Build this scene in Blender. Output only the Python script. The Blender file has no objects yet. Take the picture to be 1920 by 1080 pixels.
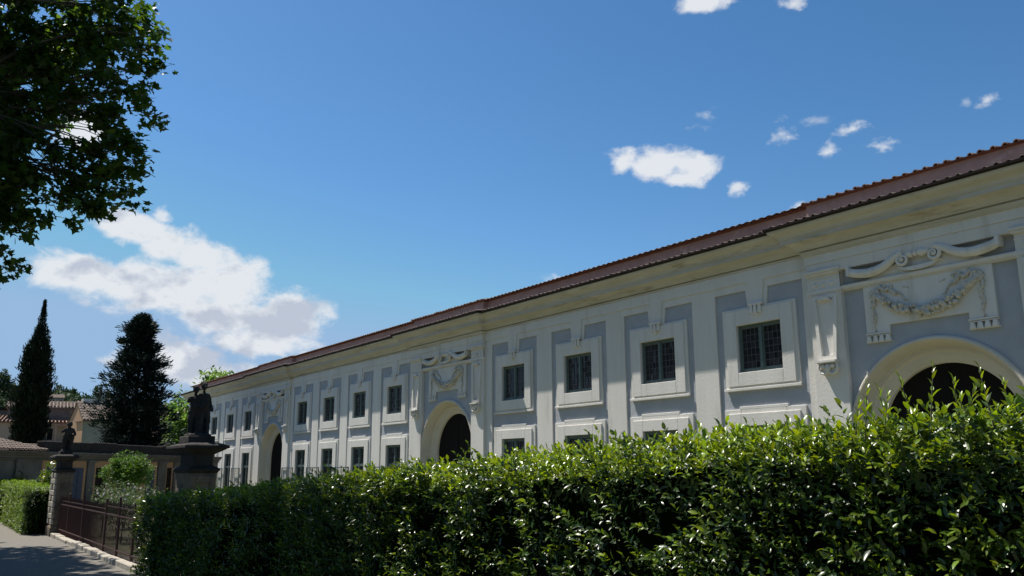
import bpy, math, random
import numpy as np
from mathutils import Matrix, Vector
random.seed(7); rng = np.random.default_rng(7)
S = bpy.context.scene; COL = S.collection
R = math.radians
H = 2.1                                   # eye height above the garden level

# ------------------------------------------------------------------ camera
cam = bpy.data.cameras.new('camera'); co = bpy.data.objects.new('camera', cam); COL.objects.link(co)
cam.sensor_width = 36; cam.lens = 30.02; cam.clip_start = .1; cam.clip_end = 6000
rr = Vector((0.5714941, 0.8205976, -0.0037536)); uu = Vector((0.1722209, -0.1154661, 0.9782677)); ff = Vector((-0.8023306, 0.5597207, 0.2073123))
m = Matrix((rr, uu, -ff)).transposed().to_4x4(); m.translation = (0, 0, H); co.matrix_world = m
S.camera = co
S.render.resolution_x = 1024; S.render.resolution_y = 576
S.view_settings.view_transform = 'Standard'; S.view_settings.look = 'None'; S.view_settings.gamma = 1
S.view_settings.use_curve_mapping = False
S.view_settings.exposure = 0.6

# ------------------------------------------------------------------ sun and sky
SUN = Vector((-.544, -.198, 1.0)).normalized()
sl = bpy.data.lights.new('sun', 'SUN'); sl.energy = 5.0; sl.angle = R(.53); sl.color = (1, .95, .87)
so = bpy.data.objects.new('sun', sl); COL.objects.link(so)
so.rotation_euler = SUN.to_track_quat('Z', 'Y').to_euler(); so.location = (-30, -20, 60)
W = bpy.data.worlds.new('World'); S.world = W; W.use_nodes = True
nt = W.node_tree; nt.nodes.clear()
def N(t, typ, **kw):
    n = t.nodes.new(typ)
    for k, v in kw.items(): setattr(n, k, v)
    return n
sky = N(nt, 'ShaderNodeTexSky', sky_type='NISHITA', sun_disc=False)
sky.sun_elevation = math.asin(SUN.z); sky.sun_rotation = math.atan2(SUN.x, SUN.y)
sky.altitude = 100; sky.air_density = 1.0; sky.dust_density = .4; sky.ozone_density = 3.0
bg = N(nt, 'ShaderNodeBackground'); bg.inputs['Strength'].default_value = .074
sat = N(nt, 'ShaderNodeHueSaturation'); sat.inputs['Saturation'].default_value = 1.2; sat.inputs['Value'].default_value = .90
sat.inputs['Hue'].default_value = .494
gam = N(nt, 'ShaderNodeGamma'); gam.inputs['Gamma'].default_value = 1.12
nt.links.new(sky.outputs[0], sat.inputs['Color']); nt.links.new(sat.outputs[0], gam.inputs[0]); 
cap = N(nt, 'ShaderNodeMix', data_type='RGBA', blend_type='DARKEN'); cap.inputs['Factor'].default_value = 1; cap.inputs['B'].default_value = (2.75, 4.35, 6.5, 1)
nt.links.new(gam.outputs[0], cap.inputs['A']); nt.links.new(cap.outputs['Result'], bg.inputs['Color'])
# clouds: ragged patches of fractal noise in the sky's own directions (azimuth, elevation in degrees)
tc = N(nt, 'ShaderNodeTexCoord'); sep = N(nt, 'ShaderNodeSeparateXYZ'); nt.links.new(tc.outputs['Generated'], sep.inputs[0])
def M(op, a, b=None, c=None, t=nt):
    n = N(t, 'ShaderNodeMath', operation=op)
    for i, v in enumerate((a, b, c)):
        if v is None: continue
        if isinstance(v, (int, float)): n.inputs[i].default_value = v
        else: t.links.new(v, n.inputs[i])
    return n.outputs[0]
az = M('MULTIPLY', M('ARCTAN2', sep.outputs[1], sep.outputs[0]), 180/math.pi)
el = M('MULTIPLY', M('ARCSINE', sep.outputs[2]), 180/math.pi)
azel = N(nt, 'ShaderNodeCombineXYZ'); nt.links.new(az, azel.inputs[0]); nt.links.new(el, azel.inputs[1])
def patch(lst):
    cur = None
    for (a, e, w, h) in lst:
        v = N(nt, 'ShaderNodeVectorMath', operation='MULTIPLY_ADD')
        nt.links.new(azel.outputs[0], v.inputs[0]); v.inputs[1].default_value = (1/w, 1/h, 0); v.inputs[2].default_value = (-a/w, -e/h, 0)
        l = N(nt, 'ShaderNodeVectorMath', operation='LENGTH'); nt.links.new(v.outputs[0], l.inputs[0])
        cur = l.outputs['Value'] if cur is None else M('SMOOTH_MIN', cur, l.outputs['Value'], .25)
    return cur
solid = [(172.5,11.7,3.2,1.25),(169.2,11.2,4.6,1.9),(164.8,11.7,4.6,2.3),(165.6,13.3,2.1,1.5),(164.0,9.4,4.2,1.7),(160.0,9.9,2.9,1.6),(162.3,8.1,4.0,1.2),(169.8,14.6,2.4,1.0),(167.8,13.7,1.7,1.1),(166.8,7.2,3.5,1.5),(164.8,6.0,4.4,1.0),
 (137.4,20.1,1.7,.95),(134.99,19.6,2.5,1.2),(132.6,19.6,2.0,1.1),(133.4,18.8,1.8,.8),(130.95,29.6,1.9,.75),(173.5,20.2,2.2,1.6)]
soft = [(168.3,15.6,.7,.6),(170.3,6.4,.95,.8),(129.7,18.0,.75,.6),(126.6,21.1,1.15,.85),(123.8,19.6,.95,.55),(122.1,20.8,1.2,.5),(120.7,19.6,1.1,.62),(114.2,21.2,.7,.45),(125.2,28.8,1.1,.45),(141.8,12.5,1.2,.5),(126.0,16.3,.7,.4)]
wisp = [(115.5,21.3,.5,.35),(131.4,22.8,1.0,.5),(132.7,22.1,1.4,.4),(146.2,11.2,.8,.3),(124.2,21.6,1.4,.4)]
nz = N(nt, 'ShaderNodeTexNoise'); nz.inputs['Scale'].default_value = 17; nz.inputs['Detail'].default_value = 13; nz.inputs['Roughness'].default_value = .6
nz.inputs['Distortion'].default_value = .25
mp = N(nt, 'ShaderNodeMapping'); mp.inputs['Scale'].default_value = (1, 1, 1.5); nt.links.new(tc.outputs['Generated'], mp.inputs[0]); nt.links.new(mp.outputs[0], nz.inputs[0])
nf = M('SUBTRACT', nz.outputs[0], .5)
def noise(scale, off=(0, 0, 0), detail=12, rough=.62):
    q = N(nt, 'ShaderNodeMapping'); q.inputs['Scale'].default_value = (1, 1, 1.5); q.inputs['Location'].default_value = off; nt.links.new(tc.outputs['Generated'], q.inputs[0])
    z = N(nt, 'ShaderNodeTexNoise'); z.inputs['Scale'].default_value = scale; z.inputs['Detail'].default_value = detail; z.inputs['Roughness'].default_value = rough; nt.links.new(q.outputs[0], z.inputs[0]); return z.outputs[0]
nsm = M('SUBTRACT', noise(42, rough=.6), .5)
def dens(d, k, lo, hi, amt, nf=nf):
    v = M('ADD', M('SUBTRACT', 1.0, d), M('MULTIPLY', nf, k))
    r = N(nt, 'ShaderNodeMapRange', interpolation_type='SMOOTHSTEP'); r.inputs['From Min'].default_value = lo; r.inputs['From Max'].default_value = hi
    r.inputs['To Max'].default_value = amt; nt.links.new(v, r.inputs[0]); return r.outputs[0], v
d1, v1 = dens(patch(solid), 2.7, -.08, .55, .97)
d2, v2 = dens(patch(soft), 3.4, .0, 1.15, .85, nsm)
d3, v3 = dens(patch(wisp), 4.4, .2, 1.7, .45, nsm)
dm = M('MAXIMUM', M('MAXIMUM', d1, d2), d3)
shade = N(nt, 'ShaderNodeTexNoise'); shade.inputs['Scale'].default_value = 9; shade.inputs['Detail'].default_value = 5; nt.links.new(mp.outputs[0], shade.inputs[0])
cr = N(nt, 'ShaderNodeMapRange'); cr.inputs['From Min'].default_value = .30; cr.inputs['From Max'].default_value = 1.1
relief = M('SUBTRACT', noise(15, detail=7, rough=.55), noise(15, (SUN.x*.022, SUN.y*.022, SUN.z*.033), 7, .55))   # thicker cloud away from the sun side is shaded
low = M('MULTIPLY', M('SUBTRACT', 10.8, el), .10)
nt.links.new(M('ADD', M('ADD', M('MULTIPLY', relief, 5.5), M('MULTIPLY', M('ADD', v1, .1), M('MULTIPLY', shade.outputs[0], 1.0))), low), cr.inputs[0])
cmix = N(nt, 'ShaderNodeMix', data_type='RGBA'); nt.links.new(cr.outputs[0], cmix.inputs['Factor'])
cmix.inputs['A'].default_value = (.76, .79, .83, 1); cmix.inputs['B'].default_value = (.50, .55, .65, 1)
cbg = N(nt, 'ShaderNodeBackground'); nt.links.new(cmix.outputs['Result'], cbg.inputs['Color']); cbg.inputs['Strength'].default_value = .68
ms = N(nt, 'ShaderNodeMixShader'); wo = N(nt, 'ShaderNodeOutputWorld')
nt.links.new(dm, ms.inputs[0]); nt.links.new(bg.outputs[0], ms.inputs[1]); nt.links.new(cbg.outputs[0], ms.inputs[2]); nt.links.new(ms.outputs[0], wo.inputs[0])

# ------------------------------------------------------------------ materials
def mat(name, c, rough=.8, c2=None, nscale=3., detail=6, bump=0, bscale=30, spec=.3, metallic=0, lo=.35, hi=.65, c3=None, s3=.6, lo3=.55, hi3=.75, stretch=None):
    m = bpy.data.materials.new(name); m.use_nodes = True; t = m.node_tree; b = t.nodes['Principled BSDF']
    b.inputs['Roughness'].default_value = rough; b.inputs['Specular IOR Level'].default_value = spec; b.inputs['Metallic'].default_value = metallic
    b.inputs['Base Color'].default_value = (*c, 1)
    tc = N(t, 'ShaderNodeTexCoord'); g = N(t, 'ShaderNodeNewGeometry'); src = g.outputs['Position']
    if stretch:
        mpn = N(t, 'ShaderNodeMapping'); mpn.inputs['Scale'].default_value = stretch; t.links.new(src, mpn.inputs[0]); src = mpn.outputs[0]
    last = None
    if c2:
        n = N(t, 'ShaderNodeTexNoise'); n.inputs['Scale'].default_value = nscale; n.inputs['Detail'].default_value = detail; n.inputs['Roughness'].default_value = .65; t.links.new(src, n.inputs[0])
        mr = N(t, 'ShaderNodeMapRange'); mr.inputs['From Min'].default_value = lo; mr.inputs['From Max'].default_value = hi; t.links.new(n.outputs[0], mr.inputs[0])
        mx = N(t, 'ShaderNodeMix', data_type='RGBA'); mx.inputs['A'].default_value = (*c, 1); mx.inputs['B'].default_value = (*c2, 1)
        t.links.new(mr.outputs[0], mx.inputs['Factor']); last = mx.outputs['Result']
    if c3:
        n = N(t, 'ShaderNodeTexNoise'); n.inputs['Scale'].default_value = s3; n.inputs['Detail'].default_value = 8; n.inputs['Roughness'].default_value = .7; t.links.new(src, n.inputs[0])
        mr = N(t, 'ShaderNodeMapRange'); mr.inputs['From Min'].default_value = lo3; mr.inputs['From Max'].default_value = hi3; t.links.new(n.outputs[0], mr.inputs[0])
        mx = N(t, 'ShaderNodeMix', data_type='RGBA'); t.links.new(last, mx.inputs['A']); mx.inputs['B'].default_value = (*c3, 1)
        t.links.new(mr.outputs[0], mx.inputs['Factor']); last = mx.outputs['Result']
    if last: t.links.new(last, b.inputs['Base Color'])
    if bump:
        n = N(t, 'ShaderNodeTexNoise'); n.inputs['Scale'].default_value = bscale; n.inputs['Detail'].default_value = 6; t.links.new(g.outputs['Position'], n.inputs[0])
        bp = N(t, 'ShaderNodeBump'); bp.inputs['Strength'].default_value = bump; bp.inputs['Distance'].default_value = .02; t.links.new(n.outputs[0], bp.inputs['Height']); t.links.new(bp.outputs[0], b.inputs['Normal'])
    return m
def leafmat(name, old, young, trans=.35, rough=.4, spec=.5, var=.5, tcol=None):
    m = bpy.data.materials.new(name); m.use_nodes = True; t = m.node_tree; b = t.nodes['Principled BSDF']; out = t.nodes['Material Output']
    at = N(t, 'ShaderNodeAttribute', attribute_name='age_light'); g = N(t, 'ShaderNodeNewGeometry')
    mx = N(t, 'ShaderNodeMix', data_type='RGBA'); mx.inputs['A'].default_value = (*old, 1); mx.inputs['B'].default_value = (*young, 1); t.links.new(at.outputs['Fac'], mx.inputs['Factor'])
    hs = N(t, 'ShaderNodeHueSaturation'); t.links.new(mx.outputs['Result'], hs.inputs['Color'])
    t.links.new(M('ADD', M('MULTIPLY', g.outputs['Random Per Island'], var, t=t), 1-var/2, t=t), hs.inputs['Value'])
    t.links.new(M('ADD', M('MULTIPLY', M('FRACT', M('MULTIPLY', g.outputs['Random Per Island'], 37.3, t=t), t=t), .035, t=t), .4825, t=t), hs.inputs['Hue'])
    t.links.new(hs.outputs[0], b.inputs['Base Color']); b.inputs['Roughness'].default_value = rough; b.inputs['Specular IOR Level'].default_value = spec
    tr = N(t, 'ShaderNodeBsdfTranslucent'); h2 = N(t, 'ShaderNodeHueSaturation'); h2.inputs['Value'].default_value = 1.5; h2.inputs['Hue'].default_value = .485; h2.inputs['Saturation'].default_value = 1.1
    t.links.new(hs.outputs[0], h2.inputs['Color']); t.links.new(h2.outputs[0], tr.inputs[0])
    ms = N(t, 'ShaderNodeMixShader'); ms.inputs[0].default_value = trans
    t.links.new(b.outputs[0], ms.inputs[1]); t.links.new(tr.outputs[0], ms.inputs[2]); t.links.new(ms.outputs[0], out.inputs[0])
    return m
PL = mat('plaster_cream', (.70, .67, .62), .9, (.63, .605, .555), .8, 8, .25, 18, c3=(.44, .41, .35), s3=.9, lo3=.54, hi3=.8, stretch=(1.8, 1.8, .25))
CO = mat('cornice_stone', (.55, .52, .45), .9, (.46, .43, .35), 1.5, 8, .25, 14, c3=(.26, .22, .15), s3=1.3, lo3=.56, hi3=.74, stretch=(.5, 1, 3))  # yellowed base stands in for warm light bounced up from the ground
BL = mat('plaster_grey_blue', (.41, .425, .45), .92, (.35, .365, .39), 1.6, 8, .3, 16, c3=(.36, .37, .40), s3=1.1, lo3=.55, hi3=.8)
SO = mat('arch_plaster', (.62, .57, .48), .9, (.55, .50, .41), 1.2, 8, .2, 16)
AT = mat('pink_plaster', (.42, .29, .255), .92, (.33, .22, .195), 2.2, 10, .4, 9, c3=(.54, .46, .40), s3=1.2, lo3=.6, hi3=.72)
REL = mat('relief_stone', (.66, .62, .55), .9, (.42, .38, .30), 16, 6, .3, 30)
TI = mat('roof_tile', (.22, .125, .09), .85, (.15, .095, .075), 3, 8, .3, 30, c3=(.45, .38, .28), s3=6, lo3=.52, hi3=.66)
TIR = mat('tile_underside', (.17, .07, .045), .85, (.12, .055, .04), 6, 6, .2, 30)
TIB = mat('old_roof_tile', (.20, .15, .12), .9, (.12, .09, .075), 4, 8, .4, 20, c3=(.33, .27, .22), s3=5, lo3=.55, hi3=.7)
GUT = mat('near_black_metal', (.018, .015, .013), .8, (.03, .022, .018), 5, spec=.1)
FRM = mat('window_green_paint', (.085, .12, .112), .55, (.11, .15, .14), 8, spec=.4)
DARK = mat('dark_wood', (.010, .009, .008), .9, (.014, .012, .010), 6, spec=.1)
IRON = mat('rusty_red_iron', (.06, .018, .014), .7, (.035, .012, .010), 9, spec=.4)
IRG = mat('grey_green_iron', (.06, .10, .10), .5, (.04, .07, .07), 12, spec=.4)
STN = mat('old_stone', (.19, .145, .10), .95, (.12, .095, .07), 4, 10, .7, 14, c3=(.045, .042, .038), s3=1.8, lo3=.48, hi3=.66)
STD = mat('weathered_stone_shade_dark', (.045, .04, .035), .95, (.022, .02, .018), 3.5, 10, .8, 14, c3=(.09, .08, .068), s3=2.5, lo3=.62, hi3=.75)  # base darkened to carry backlit and tree shade on statues and caps
KRB = mat('kerb_stone', (.42, .38, .32), .9, (.30, .27, .22), 5, 8, .5, 20)
GRV = mat('path_gravel', (.22, .205, .178), .95, (.11, .10, .085), 26, 10, .8, 90, c3=(.17, .155, .13), s3=.8, lo3=.5, hi3=.75)
SOIL = mat('garden_soil', (.16, .14, .10), .95, (.10, .12, .05), 1.5, 10, .6, 30)
BARK = mat('bark', (.07, .06, .045), .9, (.11, .10, .075), 5, 8, .6, 12)
BRKD = mat('dark_bark', (.05, .035, .025), .95, (.03, .022, .018), 6, 8, .5, 12)
CORE = mat('core_shade_black', (.0025, .005, .002), 1, (.004, .007, .003), 6, spec=0)
GRASSH = mat('hill_ground', (.035, .055, .022), .95, (.06, .075, .03), .02, 8)
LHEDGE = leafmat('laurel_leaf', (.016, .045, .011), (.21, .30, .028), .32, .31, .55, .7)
LHED2 = leafmat('box_leaf', (.018, .05, .010), (.19, .30, .035), .3, .45, .4, .5)
LPLANE = leafmat('plane_leaf', (.022, .055, .010), (.07, .13, .018), .48, .42, .4, .5)
LLIME = leafmat('lime_leaf', (.09, .17, .035), (.16, .27, .06), .4, .5, .3, .5)
LBALL = leafmat('ball_tree_leaf', (.05, .125, .014), (.10, .20, .022), .3, .5, .3, .5)
LCYP = leafmat('cypress_foliage', (.009, .017, .008), (.016, .028, .012), .08, .7, .15, .5)
LCON = leafmat('conifer_foliage', (.007, .017, .012), (.012, .026, .016), .08, .6, .2, .5)
LROSE = leafmat('rose_leaf', (.035, .065, .022), (.08, .12, .045), .35, .6, .2, .5)
LWOOD = leafmat('woodland_foliage', (.030, .055, .024), (.045, .07, .03), .2, .7, .2, .7)
FLW = mat('rose_bloom', (.62, .50, .48), .7, (.75, .70, .66), 20)
GL = bpy.data.materials.new('leaded_glass'); GL.use_nodes = True
def glassy():
    t = GL.node_tree; b = t.nodes['Principled BSDF']; g = N(t, 'ShaderNodeNewGeometry')
    n = N(t, 'ShaderNodeTexNoise'); n.inputs['Scale'].default_value = 2.2; t.links.new(g.outputs['Position'], n.inputs[0])
    rm = N(t, 'ShaderNodeMapRange'); rm.inputs['To Min'].default_value = .08; rm.inputs['To Max'].default_value = .3; t.links.new(n.outputs[0], rm.inputs[0]); t.links.new(rm.outputs[0], b.inputs['Roughness'])
    isl = g.outputs['Random Per Island']
    mx = N(t, 'ShaderNodeMix', data_type='RGBA'); t.links.new(isl, mx.inputs['Factor']); mx.inputs['A'].default_value = (.012, .012, .014, 1); mx.inputs['B'].default_value = (.035, .032, .034, 1)
    t.links.new(mx.outputs['Result'], b.inputs['Base Color']); b.inputs['Specular IOR Level'].default_value = .35
glassy()
LEAD = mat('lead_strip', (.085, .085, .09), .6)
WHT = mat('white_plaster', (.55, .54, .50), .9, (.45, .44, .41), 1.5)
OCH = mat('ochre_plaster', (.50, .30, .16), .9, (.40, .25, .14), 1.2, 8)
CRM = mat('cream_house_wall', (.40, .31, .23), .9, (.34, .26, .19), 1, 8)
GRN = mat('greenish_house_wall', (.27, .28, .22), .9, (.22, .23, .18), 1, 8)
GRY = mat('grey_plaster', (.17, .16, .145), .92, (.11, .105, .095), 1.2, 10, .3, 8, c3=(.24, .22, .19), s3=1.0, lo3=.58, hi3=.74)
PNK = mat('pink_house_wall', (.50, .33, .28), .9, (.42, .28, .24), 1, 8)
BLUE = mat('blue_grey_paint', (.075, .095, .15), .6, (.055, .07, .115), 7)
TERR = mat('terracotta', (.20, .085, .05), .85, (.13, .06, .04), 7)

# ------------------------------------------------------------------ helpers
def tag(o, label=None, cat=None, group=None, kind=None):
    if label: o['label'] = label
    if cat: o['category'] = cat
    if group: o['group'] = group
    if kind: o['kind'] = kind
    return o
def empty(name, loc, label, cat, group=None):
    o = bpy.data.objects.new(name, None); COL.objects.link(o); o.location = loc; o.empty_display_size = .2
    return tag(o, label, cat, group)
def wloc(o):
    v = Vector((0, 0, 0))
    while o: v += o.location; o = o.parent
    return v
class MB:
    def __init__(s): s.v = []; s.f = []
    def add(s, vs, fs): k = len(s.v); s.v += [tuple(p) for p in vs]; s.f += [tuple(i+k for i in f) for f in fs]
    def box(s, x0, x1, y0, y1, z0, z1):
        x0, x1 = sorted((x0, x1)); y0, y1 = sorted((y0, y1)); z0, z1 = sorted((z0, z1))
        s.add([(x0,y0,z0),(x1,y0,z0),(x1,y1,z0),(x0,y1,z0),(x0,y0,z1),(x1,y0,z1),(x1,y1,z1),(x0,y1,z1)],
              [(0,3,2,1),(4,5,6,7),(0,1,5,4),(1,2,6,5),(2,3,7,6),(3,0,4,7)]); return s
    def frus(s, x, y, z0, z1, a0, b0, a1, b1):     # rectangular frustum, half sizes
        s.add([(x-a0,y-b0,z0),(x+a0,y-b0,z0),(x+a0,y+b0,z0),(x-a0,y+b0,z0),(x-a1,y-b1,z1),(x+a1,y-b1,z1),(x+a1,y+b1,z1),(x-a1,y+b1,z1)],
              [(0,3,2,1),(4,5,6,7),(0,1,5,4),(1,2,6,5),(2,3,7,6),(3,0,4,7)]); return s
    def prism(s, poly, y0, y1):                    # polygon in x,z (counter-clockwise seen from -y), extruded in y (y0 front)
        n = len(poly)
        s.add([(x, y0, z) for x, z in poly]+[(x, y1, z) for x, z in poly],
              [tuple(range(n)), tuple(range(2*n-1, n-1, -1))]+[(i, i+n, (i+1) % n+n, (i+1) % n) for i in range(n)]); return s
    def tube(s, pts, rad, n=8, caps=True):
        pts = [Vector(p) for p in pts]; rad = rad if isinstance(rad, (list, tuple)) else [rad]*len(pts)
        k = len(s.v); up = Vector((0, 0, 1)); prev = None
        for i, p in enumerate(pts):
            d = (pts[min(i+1, len(pts)-1)]-pts[max(i-1, 0)])
            d = d.normalized() if d.length > 1e-9 else up
            if prev is None: a = d.cross(up if abs(d.z) < .9 else Vector((1, 0, 0))).normalized()
            else: a = (prev-d*prev.dot(d)).normalized()
            prev = a; b = d.cross(a)
            for j in range(n):
                t = 2*math.pi*j/n; s.v.append(tuple(p+(a*math.cos(t)+b*math.sin(t))*rad[i]))
        for i in range(len(pts)-1):
            for j in range(n): s.f.append((k+i*n+j, k+i*n+(j+1) % n, k+(i+1)*n+(j+1) % n, k+(i+1)*n+j))
        if caps: s.f.append(tuple(k+j for j in range(n))[::-1]); s.f.append(tuple(k+(len(pts)-1)*n+j for j in range(n)))
        return s
    def ball(s, c, r, nu=10, nv=6):
        r = r if isinstance(r, (tuple, list)) else (r, r, r); k = len(s.v)
        s.v.append((c[0], c[1], c[2]-r[2]))
        for i in range(1, nv):
            p = math.pi*i/nv-math.pi/2
            for j in range(nu):
                t = 2*math.pi*j/nu; s.v.append((c[0]+r[0]*math.cos(p)*math.cos(t), c[1]+r[1]*math.cos(p)*math.sin(t), c[2]+r[2]*math.sin(p)))
        s.v.append((c[0], c[1], c[2]+r[2])); top = len(s.v)-1
        for j in range(nu):
            s.f.append((k, k+1+(j+1) % nu, k+1+j)); s.f.append((top, k+1+(nv-2)*nu+j, k+1+(nv-2)*nu+(j+1) % nu))
            for i in range(nv-2): a = k+1+i*nu; s.f.append((a+j, a+(j+1) % nu, a+nu+(j+1) % nu, a+nu+j))
        return s
    def lathe(s, c, prof, n=16):                   # prof: (radius, z)
        k = len(s.v)
        for r, z in prof:
            for j in range(n): t = 2*math.pi*j/n; s.v.append((c[0]+r*math.cos(t), c[1]+r*math.sin(t), c[2]+z))
        for i in range(len(prof)-1):
            for j in range(n): s.f.append((k+i*n+j, k+i*n+(j+1) % n, k+(i+1)*n+(j+1) % n, k+(i+1)*n+j))
        s.f.append(tuple(k+(len(prof)-1)*n+j for j in range(n))); s.f.append(tuple(k+j for j in range(n))[::-1]); return s
    def grid_wall(s, x0, x1, z0, z1, holes, y, depth):
        xs = sorted({x0, x1, *[h[0] for h in holes], *[h[1] for h in holes]}); zs = sorted({z0, z1, *[h[2] for h in holes], *[h[3] for h in holes]})
        xs = [x for x in xs if x0 <= x <= x1]; zs = [z for z in zs if z0 <= z <= z1]
        for i in range(len(xs)-1):
            for j in range(len(zs)-1):
                cx, cz = (xs[i]+xs[i+1])/2, (zs[j]+zs[j+1])/2
                if any(h[0] < cx < h[1] and h[2] < cz < h[3] for h in holes): continue
                s.add([(xs[i],y,zs[j]),(xs[i+1],y,zs[j]),(xs[i+1],y,zs[j+1]),(xs[i],y,zs[j+1])], [(0,1,2,3)])
        for a, b, c, d in holes:
            s.add([(a,y,c),(b,y,c),(b,y,d),(a,y,d),(a,y+depth,c),(b,y+depth,c),(b,y+depth,d),(a,y+depth,d)], [(0,3,7,4),(1,5,6,2),(3,2,6,7),(0,4,5,1)])
        return s
    def build(s, name, material, parent=None, smooth=False, origin=None):
        me = bpy.data.meshes.new(name); o = wloc(parent) if parent else Vector((0, 0, 0))
        if origin is not None: o = Vector(origin)
        me.from_pydata([(x-o.x, y-o.y, z-o.z) for x, y, z in s.v], [], s.f); me.materials.append(material)
        if smooth: me.shade_smooth()
        ob = bpy.data.objects.new(name, me); COL.objects.link(ob)
        if parent: ob.parent = parent
        elif origin is not None: ob.location = o
        return ob
def bevel(o, w=.01, seg=1):
    b = o.modifiers.new('bevel', 'BEVEL'); b.width = w; b.segments = seg; b.limit_method = 'ANGLE'; b.angle_limit = R(40); return o
def kids(o): return [c for c in bpy.data.objects if c.parent == o]
def copy_tree(o, parent=None, dx=0, dy=0, dz=0):
    ch = kids(o); c = o.copy(); COL.objects.link(c)
    if parent is not None: c.parent = parent
    c.location = (o.location.x+dx, o.location.y+dy, o.location.z+dz)
    for k in ch: copy_tree(k, c)
    return c
TL8 = ([(0,0,0),(.3,-.40,.07),(.3,.40,.07),(.32,0,0),(.68,-.33,.04),(.68,.33,.04),(.7,0,-.04),(1,0,-.13)], [(0,1,3),(0,3,2),(1,4,6,3),(3,6,5,2),(4,7,6),(6,7,5)])
TL4 = ([(0,0,0),(.45,-.42,.05),(.45,.42,.05),(1,0,-.05),(.45,0,-.03)], [(0,1,4),(0,4,2),(1,3,4),(4,3,2)])
TST = ([(0,0,0),(.10,.40,.05),(.38,.26,0),(.48,.62,.04),(.66,.22,0),(1,0,-.12),(.66,-.22,0),(.48,-.62,.04),(.38,-.26,0),(.10,-.40,.05),(.42,0,-.05)],
       [(10,0,1,2),(10,2,3,4),(10,4,5),(10,5,6),(10,6,7,8),(10,8,9,0)])
TTR = ([(0,-.18,0),(0,.18,0),(.6,.32,.03),(1,0,0),(.6,-.32,.03)], [(0,4,3,2,1)])
def nrm(a): return a/np.maximum(np.linalg.norm(a, axis=1, keepdims=True), 1e-9)
def leaves(name, P, A, Nn, L, Wd, tmpl, material, parent=None, age_light=None, extra=None):
    tv = np.array(tmpl[0], float); tf = tmpl[1]; n = len(P)
    A = nrm(A); Nn = nrm(Nn-A*(Nn*A).sum(1, keepdims=True)); B = np.cross(Nn, A)
    o = np.array(wloc(parent)) if parent else np.zeros(3)
    V = (P-o)[:, None, :]+A[:, None, :]*(tv[None, :, 0:1]*L[:, None, None])+B[:, None, :]*(tv[None, :, 1:2]*Wd[:, None, None])+Nn[:, None, :]*(tv[None, :, 2:3]*L[:, None, None])
    V = V.reshape(-1, 3); k = len(tv)
    li = np.concatenate([np.array(f) for f in tf]); lt = np.array([len(f) for f in tf]); nl = len(li)
    LI = (li[None, :]+np.arange(n)[:, None]*k).ravel(); LT = np.tile(lt, n); LS = np.concatenate([[0], np.cumsum(LT)[:-1]])
    AG = np.repeat(age_light if age_light is not None else rng.random(n), k)
    if extra is not None:                          # extra MB geometry (twigs) appended
        pass
    me = bpy.data.meshes.new(name); me.vertices.add(len(V)); me.vertices.foreach_set('co', V.ravel().astype(np.float32))
    me.loops.add(len(LI)); me.loops.foreach_set('vertex_index', LI.astype(np.int32))
    me.polygons.add(len(LT)); me.polygons.foreach_set('loop_start', LS.astype(np.int32)); me.polygons.foreach_set('loop_total', LT.astype(np.int32))
    at = me.attributes.new('age_light', 'FLOAT', 'POINT'); at.data.foreach_set('value', AG.astype(np.float32))
    me.materials.append(material); me.update(); me.validate()
    ob = bpy.data.objects.new(name, me); COL.objects.link(ob)
    if parent: ob.parent = parent
    return ob
def rdir(n): return nrm(rng.normal(size=(n, 3)))

# ------------------------------------------------------------------ ground, path, kerb
def sstep(t): t = min(max(t, 0), 1); return t*t*(3-2*t)
def zg(x, y):
    z = .45*sstep((x+16)/14); z *= 1-sstep((y-4.5)/2.5); return z
xs = [-1500, -700, -400, -250, -150, -110, -80, -60, -45]+[x for x in np.arange(-38, 14.1, 2)]+[30, 60, 150, 500, 1500]
ys = [-1500, -600, -200, -80, -40, -20, -13, -8, -4, 0, 2, 4.2, 4.5, 5, 5.5, 6, 6.5, 7, 9, 14, 19.2, 30, 60, 150, 400, 1500]
g = MB(); nx, ny = len(xs), len(ys)
g.add([(x, y, zg(x, y)) for y in ys for x in xs], [(j*nx+i, j*nx+i+1, (j+1)*nx+i+1, (j+1)*nx+i) for j in range(ny-1) for i in range(nx-1)])
tag(g.build('ground', SOIL), kind='structure')
xp = [x for x in xs if -150 <= x <= 60]; yp = [y for y in ys if -13 <= y <= 4.2]; g = MB(); nx, ny = len(xp), len(yp)
g.add([(x, y, zg(x, y)+.006) for y in yp for x in xp], [(j*nx+i, j*nx+i+1, (j+1)*nx+i+1, (j+1)*nx+i) for j in range(ny-1) for i in range(nx-1)])
tag(g.build('path', GRV), kind='structure')
g = MB(); x = -32.1
while x < -17.6:
    w = random.uniform(.7, 1.25); dy = random.uniform(-.02, .02); hz = random.uniform(.10, .14)
    if x < -27 or random.random() < .8: g.box(x, x+w-.02, 4.14+dy, 4.52+dy, -.05, hz)
    x += w
tag(bevel(g.build('kerb', KRB), .02), kind='structure')

# ------------------------------------------------------------------ the orangery
F = 19.28; P = 4.0; CX = {'right': -10.58, 'middle': -32.6, 'left': -54.63}
ORG = empty('orangery_building', (-32.6, F, 0), 'long cream and grey-blue orangery with arched portals and a red tiled roof behind the hedge', 'building')
bays = [-1.48, -5.48+0.0]                        # right of the right portal
bays = [-5.5, -1.5, -15.48, -19.48, -23.48, -27.48, -37.58, -41.58, -45.58, -49.58, -59.68, -63.68, -67.68, -71.68]
XL, XR = -75.3, 1.0; PH, PI_ = 3.1, 2.15; DZ = H
zt, zb, zlt, ww = 4.0+H, 2.647+H, 1.15+H, .77
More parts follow.
